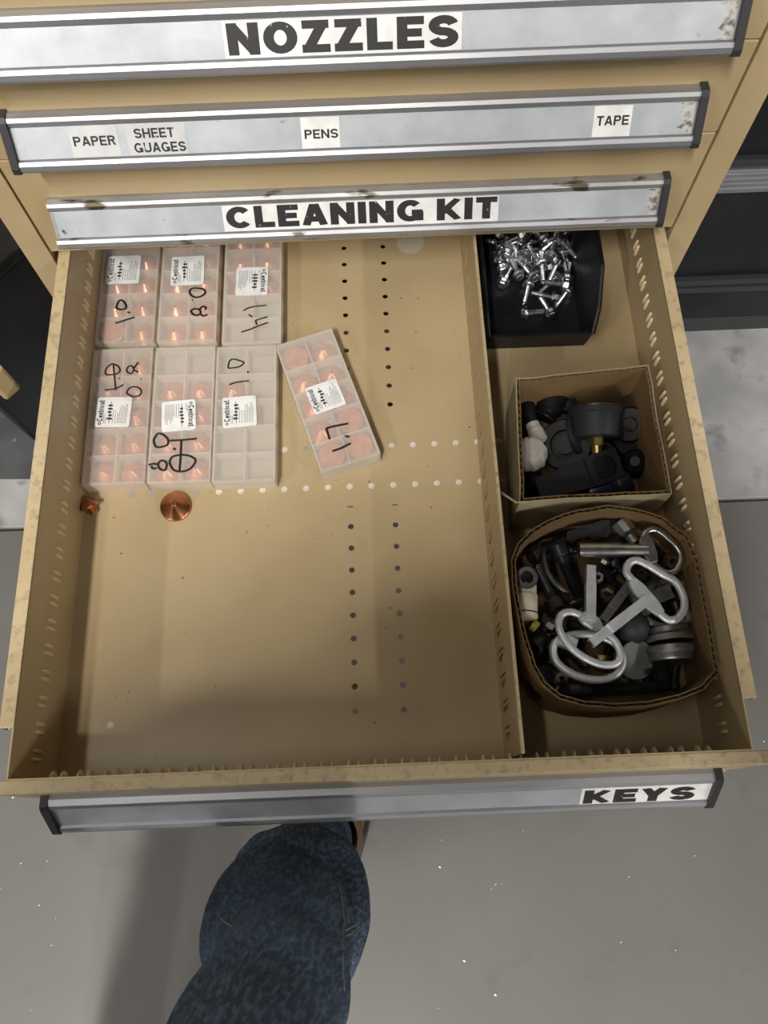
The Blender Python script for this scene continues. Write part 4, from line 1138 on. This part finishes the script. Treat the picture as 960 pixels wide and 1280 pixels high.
# curved steel hook
bm = BM(); tube(bm, [K(188, 222, 0.048), K(192, 260, 0.05), K(205, 305, 0.05), K(232, 345, 0.05), K(265, 372, 0.048), K(298, 388, 0.046)], [0.0028, 0.003, 0.003, 0.003, 0.003, 0.0026], 10)
o = obj('steel_hook', bm, 'dark_steel', smooth=True, ang=1.2); tag(o, 'curved dark steel hook between two black cap screws', 'hook')
# yellow bushing
cylinder_thing('yellow_bushing', 'small yellow plastic bushing under the cream fitting', 'bushing', K(142, 512, 0.034), K(165, 530, 0.034), [(0.004, 0), (0.0058, 0.1), (0.0058, 0.9), (0.004, 1)], 'yellow_plastic', 16)
cylinder_thing('brass_bushing', 'brass bushing glimpsed through the crossed key rings', 'bushing', K(425, 640, 0.026), K(425, 700, 0.026), [(0.005, 0), (0.0078, 0.05), (0.0078, 0.95), (0.005, 1)], 'brass', 18)
tg = thing('metal_tag', 'small grey stamped metal tag framed by the bright key ring', 'tag', M=frame(K(668, 392, 0.050), (1, 0.35, 0), (-0.35, 1, 0.2)))
bm = BM(); box(bm, -0.010, 0.010, -0.007, 0.007, -0.0025, 0.0, bev=0.0008); obj('tag_plate', bm, 'grey_metal', tg)
bm = BM(); box(bm, -0.0025, 0.0025, 0.006, 0.030, -0.0025, -0.0003); obj('tag_stem', bm, 'dark_steel', tg)
n0 = None
for i, (x, y, z, r) in enumerate([(450, 380, 0.040, 0.007), (410, 330, 0.044, 0.0055), (250, 720, 0.034, 0.008), (500, 725, 0.03, 0.006), (590, 320, 0.04, 0.006), (215, 520, 0.036, 0.007), (690, 255, 0.045, 0.007), (430, 265, 0.05, 0.005), (600, 700, 0.03, 0.006)]):
    c = keep_in(K(x, y, z), r + 0.001); nd = Vector((rs.uniform(-1, 1), rs.uniform(-1, 1), 0.8))
    t = thing('hex_nut', 'small steel hex nut among the bolts in the rounded box', 'nut', M=along(c, c + nd), group='hex nuts in the rounded box')
    bm = BM(); lathe(bm, [(r * 0.5, 0), (r, 0), (r, r * 0.8), (r * 0.5, r * 0.8), (r * 0.5, 0)], 6, caps=False); obj('nut_body', bm, 'grey_metal' if i % 2 else 'nickel', t)

# ------------------------------------------------------------------ neighbours: black cabinet, black bin, floor shade sheet
YB = 0.317
bc = thing('black_cabinet', 'black enamelled drawer cabinet with a ribbed aluminium pull rail', 'cabinet', (0.40, YB, 0))
def bcobj(name, x0, x1, y0, y1, z0, z1, m, bev=0.001):
    bm = BM(); box(bm, x0 - 0.40, x1 - 0.40, y0 - YB, y1 - YB, z0, z1, bev=bev); return obj(name, bm, m, bc)
bcobj('body', 0.38, 1.35, YB + 0.02, 0.9, 0.0, 1.0, 'black_enamel')
bcobj('plinth', 0.38, 1.35, YB + 0.004, YB + 0.02, 0.0, 0.045, 'black_trim')
bcobj('drawer_front', 0.385, 1.345, YB, YB + 0.02, 0.055, 0.15, 'black_enamel')
bcobj('drawer_front', 0.385, 1.345, YB, YB + 0.02, 0.185, 0.40, 'black_enamel')
bcobj('drawer_front', 0.385, 1.345, YB, YB + 0.02, 0.47, 0.68, 'black_enamel')
bcobj('drawer_front', 0.385, 1.345, YB, YB + 0.02, 0.69, 0.99, 'black_enamel')
for zz in (0.150, 0.172): bcobj('ledge', 0.385, 1.345, YB - 0.012, YB + 0.018, zz, zz + 0.012, 'black_trim', 0.003)
rl = bcobj('pull_rail', 0.385, 1.345, YB - 0.012, YB + 0.018, 0.405, 0.452, 'aluminium', 0.002)
for k in range(4):
    bm = BM(); box(bm, -0.015, 0.945, -0.0138, -0.0115, 0.412 + k * 0.010, 0.416 + k * 0.010); obj('rib', bm, 'aluminium', rl)
bcobj('ledge', 0.385, 1.345, YB - 0.010, YB + 0.018, 0.456, 0.468, 'black_trim', 0.003)

e0 = px(-60, 462, 0); e1 = px(60, 566, 0)
u = (e1 - e0); u.z = 0; v = Vector((-u.y, u.x, 0))
MK = frame(e0, u, v)
bk2 = thing('black_bin', 'tall black plastic waste bin standing beside the cream cabinet', 'bin', M=MK)
ul = u.length
bm = BM()
bot = [(0, 0), (ul, 0), (ul, 0.32), (0, 0.32)]
a = [bm.verts.new((x, y, 0)) for x, y in bot]; b = [bm.verts.new((x + (-0.01 if x == 0 else 0.01), y + (-0.01 if y == 0 else 0.01), 0.44)) for x, y in bot]
bm.faces.new(a[::-1]); bm.faces.new(b)
for i in range(4): bm.faces.new((a[i], a[(i + 1) % 4], b[(i + 1) % 4], b[i]))
bmesh.ops.bevel(bm, geom=bm.edges[:], offset=0.006, segments=2, affect='EDGES')
obj('bin_body', bm, 'black_enamel', bk2)
bm = BM(); box(bm, -0.016, ul + 0.016, -0.016, 0.336, 0.425, 0.445, bev=0.004); obj('bin_rim', bm, 'black_plastic', bk2)
nb = Vector((u.y, -u.x, 0)).normalized()
q0 = pplane(8, 482, e0 + nb * 0.012, nb); q0 = MK.inverted() @ q0
bm = BM(); box(bm, q0.x - 0.07, q0.x, -0.022, -0.002, q0.z - 0.02, q0.z + 0.025, bev=0.003); tgp = obj('grip_block', bm, 'cream_paint', bk2); tgp['label'] = 'beige grip block'
shade_pts = [px(-140, 470, 0.0), px(80, 470, 0.0), px(80, 599, 0.0), px(-140, 599, 0.0)]
bm = BM(); prism(bm, [(shade_pts[3].x, shade_pts[3].y), (shade_pts[2].x, shade_pts[2].y), (shade_pts[1].x, 0.66), (shade_pts[0].x, 0.66)], 0.0002, 0.006)  # thin dark sheet standing for shade on the concrete
o = obj('floor_shade', bm, 'shade_grey'); tag(o, 'scuffed dark sheet painting the shade on the concrete under the black bin', 'shade')

# ------------------------------------------------------------------ person: jeans, boots, shirt, head and hands; unseen parts built to shade the drawer
from mathutils import noise as MN


def rings_loft(bm, secs, n=28):
    """secs: (centre, normal axis, rx, ry) -> closed tube"""
    R_ = []
    for c, ax, rx, ry in secs:
        ax = Vector(ax).normalized(); s = Vector((1, 0, 0)); s = (s - ax * s.dot(ax)).normalized(); q = ax.cross(s)
        R_.append([bm.verts.new(Vector(c) + s * rx * math.cos(2 * PI * i / n) + q * ry * math.sin(2 * PI * i / n)) for i in range(n)])
    for a, b in zip(R_[:-1], R_[1:]):
        for i in range(n): bm.faces.new((a[i], a[(i + 1) % n], b[(i + 1) % n], b[i]))
    bm.faces.new(R_[0][::-1]); bm.faces.new(R_[-1])


def spline_secs(P, per=6):
    """P: (centre, rx, ry) control list -> resampled (centre, axis, rx, ry)"""
    out = []
    for i in range(len(P) - 1):
        q = [P[max(i - 1, 0)], P[i], P[i + 1], P[min(i + 2, len(P) - 1)]]
        for k in range(per + (1 if i == len(P) - 2 else 0)):
            f = k / per
            def cr(a, b, c, d): return 0.5 * (2 * b + (c - a) * f + (2 * a - 5 * b + 4 * c - d) * f * f + (3 * b - a - 3 * c + d) * f ** 3)
            out.append((cr(*[Vector(e[0]) for e in q]), cr(*[e[1] for e in q]), cr(*[e[2] for e in q])))
    res = []
    for i, (c, a, b) in enumerate(out):
        t_ = out[min(i + 1, len(out) - 1)][0] - out[max(i - 1, 0)][0]
        res.append((c, t_, a, b))
    return res


def remesh(o, vox, smooth_it=6):
    md = o.modifiers.new('r', 'REMESH'); md.mode = 'VOXEL'; md.voxel_size = vox
    sm = o.modifiers.new('s', 'SMOOTH'); sm.factor = 0.5; sm.iterations = smooth_it
    bpy.context.view_layer.update()
    new = bpy.data.meshes.new_from_object(o.evaluated_get(bpy.context.evaluated_depsgraph_get()))
    o.modifiers.clear(); o.data = new
    for p in new.polygons: p.use_smooth = True


per = thing('person', 'person in blue jeans and tan work boots standing at the open drawer', 'person', (0, 0, 0))
knee = px(362, 1150, 0.50); shin = px(390, 1083, 0.30); ank = px(402, 1042, 0.10)
low = px(345, 1235, 0.62)
leg = [(ank, 0.041, 0.050), (px(401, 1052, 0.18), 0.043, 0.053), (shin, 0.050, 0.060), (px(374, 1112, 0.40), 0.061, 0.068), (knee, 0.069, 0.073), (low, 0.059, 0.066),
       (Vector((-0.110, -0.742, 0.76)), 0.061, 0.074), (Vector((-0.165, -0.825, 0.90)), 0.095, 0.10)]
leg2 = [(Vector((-0.43, -1.16, 0.09)), 0.050, 0.058), (Vector((-0.425, -1.10, 0.30)), 0.060, 0.066), (Vector((-0.41, -1.00, 0.50)), 0.074, 0.076), (Vector((-0.385, -0.90, 0.74)), 0.082, 0.088), (Vector((-0.365, -0.83, 0.90)), 0.092, 0.100)]
bm = BM(); rings_loft(bm, spline_secs(leg)); rings_loft(bm, spline_secs(leg2))
rings_loft(bm, spline_secs([(Vector((-0.27, -0.81, 0.84)), 0.14, 0.10), (Vector((-0.27, -0.815, 0.90)), 0.175, 0.115), (Vector((-0.27, -0.825, 0.98)), 0.170, 0.112), (Vector((-0.27, -0.83, 1.04)), 0.155, 0.105)]))
jeans = obj('jeans', bm, 'denim', per)
remesh(jeans, 0.008, 5)
me = jeans.data
me.update()
FOLDS = ((0.575, 0.55, 0.006, 0.020), (0.49, -0.45, 0.010, 0.018), (0.435, 0.7, 0.008, 0.016), (0.37, -0.5, 0.008, 0.017), (0.29, 0.5, 0.006, 0.016), (0.21, -0.3, 0.005, 0.014), (0.15, 0.2, 0.004, 0.012), (0.68, -0.4, 0.005, 0.02))
newco = []
for v in me.vertices:
    c = v.co; z = c.z
    # slanting folds, strongest round the knee and above the boot
    amp = 0.004 * math.exp(-((z - 0.46) / 0.16) ** 2) + 0.003 * math.exp(-((z - 0.16) / 0.08) ** 2) + 0.0015
    f = MN.noise(Vector((c.x * 9 + z * 7, c.y * 9 - z * 5, z * 22)))
    d = amp * 1.6 * f
    xr = c.x - knee.x
    for z0, k, am, wd in FOLDS:
        e = (z - z0 - k * xr - 0.35 * xr * xr / 0.07 + 0.012 * MN.noise(Vector((c.x * 20, c.y * 20, z0 * 9)))) / wd
        d += am * (math.exp(-e * e) - 0.8 * math.exp(-(e - 1.8) ** 2))
    newco.append(c + v.normal * d)
for v, c in zip(me.vertices, newco): v.co = c
me.update()
jeans['label'] = 'faded blue denim jeans with folds at the knee'
# seam stitching laid on the cloth
from mathutils.bvhtree import BVHTree
bvh = BVHTree.FromPolygons([v.co.copy() for v in me.vertices], [tuple(p.vertices) for p in me.polygons])


def on_cloth(x, y):
    h_ = bvh.ray_cast(CP, ray(x, y).normalized())
    return h_[0]


for line in ([(431, 1163), (438, 1160), (444, 1156), (449, 1152)], [(432, 1170), (439, 1167), (445, 1162), (450, 1157)], [(272, 1142), (277, 1149), (283, 1154), (290, 1158)], [(425, 1110), (428, 1130), (430, 1150), (428, 1175), (428, 1200), (430, 1235), (433, 1270)]):
    P = [on_cloth(*q) for q in line]; P = [p_ for p_ in P if p_ is not None]
    if len(P) > 1:
        bm = BM(); tube(bm, P, 0.0006, 6); obj('seam_stitch', bm, 'thread', jeans)
# cuff hem
bm = BM(); ca = (px(398, 1055, 0.18) - ank).normalized()
s_ = (Vector((1, 0, 0)) - ca * ca.x).normalized(); q_ = ca.cross(s_)
tube(bm, [ank + s_ * 0.043 * math.cos(k * PI / 12) + q_ * 0.052 * math.sin(k * PI / 12) for k in range(24)], 0.0045, 8, closed=True)
obj('cuff_hem', bm, 'denim', jeans, smooth=True, ang=1.2)


def boot(name, heel, yaw):
    t = bpy.data.objects.new(name, None); C.objects.link(t); t.parent = per; t.empty_display_size = 0.02
    t.matrix_local = Matrix.Translation(heel) @ Matrix.Rotation(yaw, 4, 'Z')
    secs = [(-0.005, 0.020, 0.060), (0.010, 0.036, 0.085), (0.05, 0.041, 0.115), (0.09, 0.042, 0.105), (0.13, 0.046, 0.085), (0.18, 0.052, 0.068), (0.23, 0.050, 0.060), (0.265, 0.040, 0.052), (0.285, 0.020, 0.040)]
    bm = BM(); R_ = []
    for y, hw, ht in secs:
        r = []
        for k in range(17):
            a = PI * k / 16; c, s = math.cos(a), math.sin(a)
            r.append(bm.verts.new((hw * (abs(c) ** 0.6) * (1 if c >= 0 else -1), y, 0.028 + (ht - 0.028) * s ** 0.7)))
        R_.append(r)
    for a, b in zip(R_[:-1], R_[1:]):
        for i in range(16): bm.faces.new((a[i], a[i + 1], b[i + 1], b[i]))
        bm.faces.new((a[0], b[0], b[16], a[16]))
    bm.faces.new(R_[0][::-1]); bm.faces.new(R_[-1])
    obj('upper', bm, 'tan_leather', t, smooth=True, ang=1.0)
    out = [(hw + 0.006, y) for y, hw, h_ in secs] ; poly = out + [(-x, y) for x, y in out[::-1]]
    bm = BM(); prism(bm, poly, 0.0, 0.030); bmesh.ops.bevel(bm, geom=[e for e in bm.edges], offset=0.002, segments=1, affect='EDGES'); obj('sole', bm, 'lace', t)
    bm = BM(); lathe(bm, [(0.046, 0.08), (0.044, 0.13), (0.046, 0.19), (0.049, 0.20), (0.043, 0.20), (0.040, 0.15)], 24, Matrix.Translation((0, 0.05, 0)), caps=False); obj('shaft', bm, 'tan_leather', t, smooth=True)
    for k in range(4):
        bm = BM(); y = 0.105 + 0.022 * k; z = 0.104 - 0.011 * k
        tube(bm, [(-0.026, y, z - 0.004), (0, y + 0.006, z + 0.003), (0.026, y, z - 0.004)], 0.0022, 6); obj('lace', bm, 'lace', t, smooth=True)
    return t


fa = Vector(ank); b1 = boot('boot', Vector((fa.x + 0.004, fa.y - 0.055, -0.001)), -0.22)
b2 = boot('boot', Vector((-0.432, -1.215, -0.001)), 0.15)
# shirt: unseen torso and sleeves, arms posed to cast shade
bm = BM()
rings_loft(bm, spline_secs([(Vector((-0.26, -0.83, 0.97)), 0.172, 0.118), (Vector((-0.20, -0.86, 1.12)), 0.165, 0.115), (Vector((-0.14, -0.88, 1.28)), 0.185, 0.120), (Vector((-0.11, -0.89, 1.40)), 0.190, 0.10), (Vector((-0.10, -0.875, 1.47)), 0.10, 0.075), (Vector((-0.095, -0.865, 1.50)), 0.068, 0.066)]))
for arm in ([Vector((0.07, -0.89, 1.41)), Vector((0.15, -0.90, 1.28)), Vector((0.20, -0.86, 1.17)), Vector((0.12, -0.76, 1.22)), Vector((0.055, -0.70, 1.29))],
            [Vector((-0.29, -0.89, 1.41)), Vector((-0.37, -0.90, 1.28)), Vector((-0.44, -0.86, 1.16)), Vector((-0.32, -0.77, 1.19)), Vector((-0.21, -0.72, 1.21))]):
    rings_loft(bm, spline_secs([(p_, r_, r_) for p_, r_ in zip(arm, (0.075, 0.062, 0.055, 0.046, 0.040))]), 16)
sh = obj('shirt', bm, 'shirt', per); remesh(sh, 0.012, 6)  # unseen shirt, built to shade the drawer
# unseen head with face, neck
bm = BM()
Hd = Matrix.Translation((-0.085, -0.835, 1.635)) @ Matrix.Rotation(-0.6, 4, 'X')
for c, r in (((0, -0.015, 0.02), (0.074, 0.092, 0.088)), ((0, 0.012, -0.045), (0.056, 0.066, 0.062)), ((0, 0.078, -0.015), (0.012, 0.018, 0.020)), ((0.076, -0.01, -0.01), (0.010, 0.018, 0.028)), ((-0.076, -0.01, -0.01), (0.010, 0.018, 0.028)), ((0, 0.074, -0.062), (0.024, 0.008, 0.008))):
    bmesh.ops.create_uvsphere(bm, u_segments=20, v_segments=14, radius=1.0, matrix=Hd @ Matrix.Translation(c) @ Matrix.Diagonal((*r, 1)))
rings_loft(bm, spline_secs([(Vector((-0.085, -0.875, 1.46)), 0.056, 0.056), (Vector((-0.085, -0.86, 1.53)), 0.054, 0.054), (Vector((-0.085, -0.85, 1.60)), 0.054, 0.056)]), 18)
hd = obj('head', bm, 'skin', per); remesh(hd, 0.006, 4)
for s in (-1, 1):
    bm = BM(); bmesh.ops.create_uvsphere(bm, u_segments=12, v_segments=8, radius=0.011, matrix=Hd @ Matrix.Translation((s * 0.03, 0.066, 0.008))); obj('eye', bm, 'white_plastic', hd, smooth=True)
bm = BM(); bmesh.ops.create_uvsphere(bm, u_segments=24, v_segments=16, radius=1.0, matrix=Hd @ Matrix.Translation((0, -0.024, 0.032)) @ Matrix.Diagonal((0.081, 0.096, 0.088, 1)))
bmesh.ops.bisect_plane(bm, geom=bm.verts[:] + bm.edges[:] + bm.faces[:], plane_co=Hd @ Vector((0, 0.045, 0.03)), plane_no=(Hd.to_3x3() @ Vector((0, 0.8, -0.6))), clear_outer=True)
obj('hair', bm, 'hair', hd, smooth=True)


def hand(side, wrist, fwd, upv):
    M = frame(wrist, Vector(fwd).cross(Vector(upv)), fwd)       # local y = towards the fingers
    bm = BM(); rings_loft(bm, [(M @ Vector((0, y, 0)), M.to_3x3() @ Vector((0, 1, 0)), rx, rz) for y, rx, rz in ((-0.03, 0.030, 0.024), (0.0, 0.031, 0.022), (0.03, 0.038, 0.018), (0.075, 0.042, 0.015), (0.09, 0.036, 0.012))], 14)
    for k, L_ in enumerate((0.068, 0.078, 0.072, 0.056)):
        x = -0.030 + k * 0.020
        tube(bm, [M @ Vector(q) for q in ((x, 0.07, 0), (x, 0.09 + L_ * 0.35, -0.006), (x, 0.09 + L_ * 0.65, -0.024), (x, 0.09 + L_ * 0.7, -0.045))], [0.0095, 0.009, 0.0085, 0.0065], 10)
    sg = side
    tube(bm, [M @ Vector(q) for q in ((sg * 0.025, 0.02, -0.004), (sg * 0.052, 0.05, -0.012), (sg * 0.055, 0.08, -0.024), (sg * 0.05, 0.098, -0.03))], [0.013, 0.011, 0.010, 0.007], 10)
    o = obj('hand', bm, 'skin', per); remesh(o, 0.0035, 3); return o


hand(-1, Vector((0.047, -0.69, 1.30)), (-0.1, 0.35, 0.5), (0, -0.8, 0.6))
hand(1, Vector((-0.195, -0.715, 1.213)), (0.9, 0.3, 0.1), (0, 0, 1))
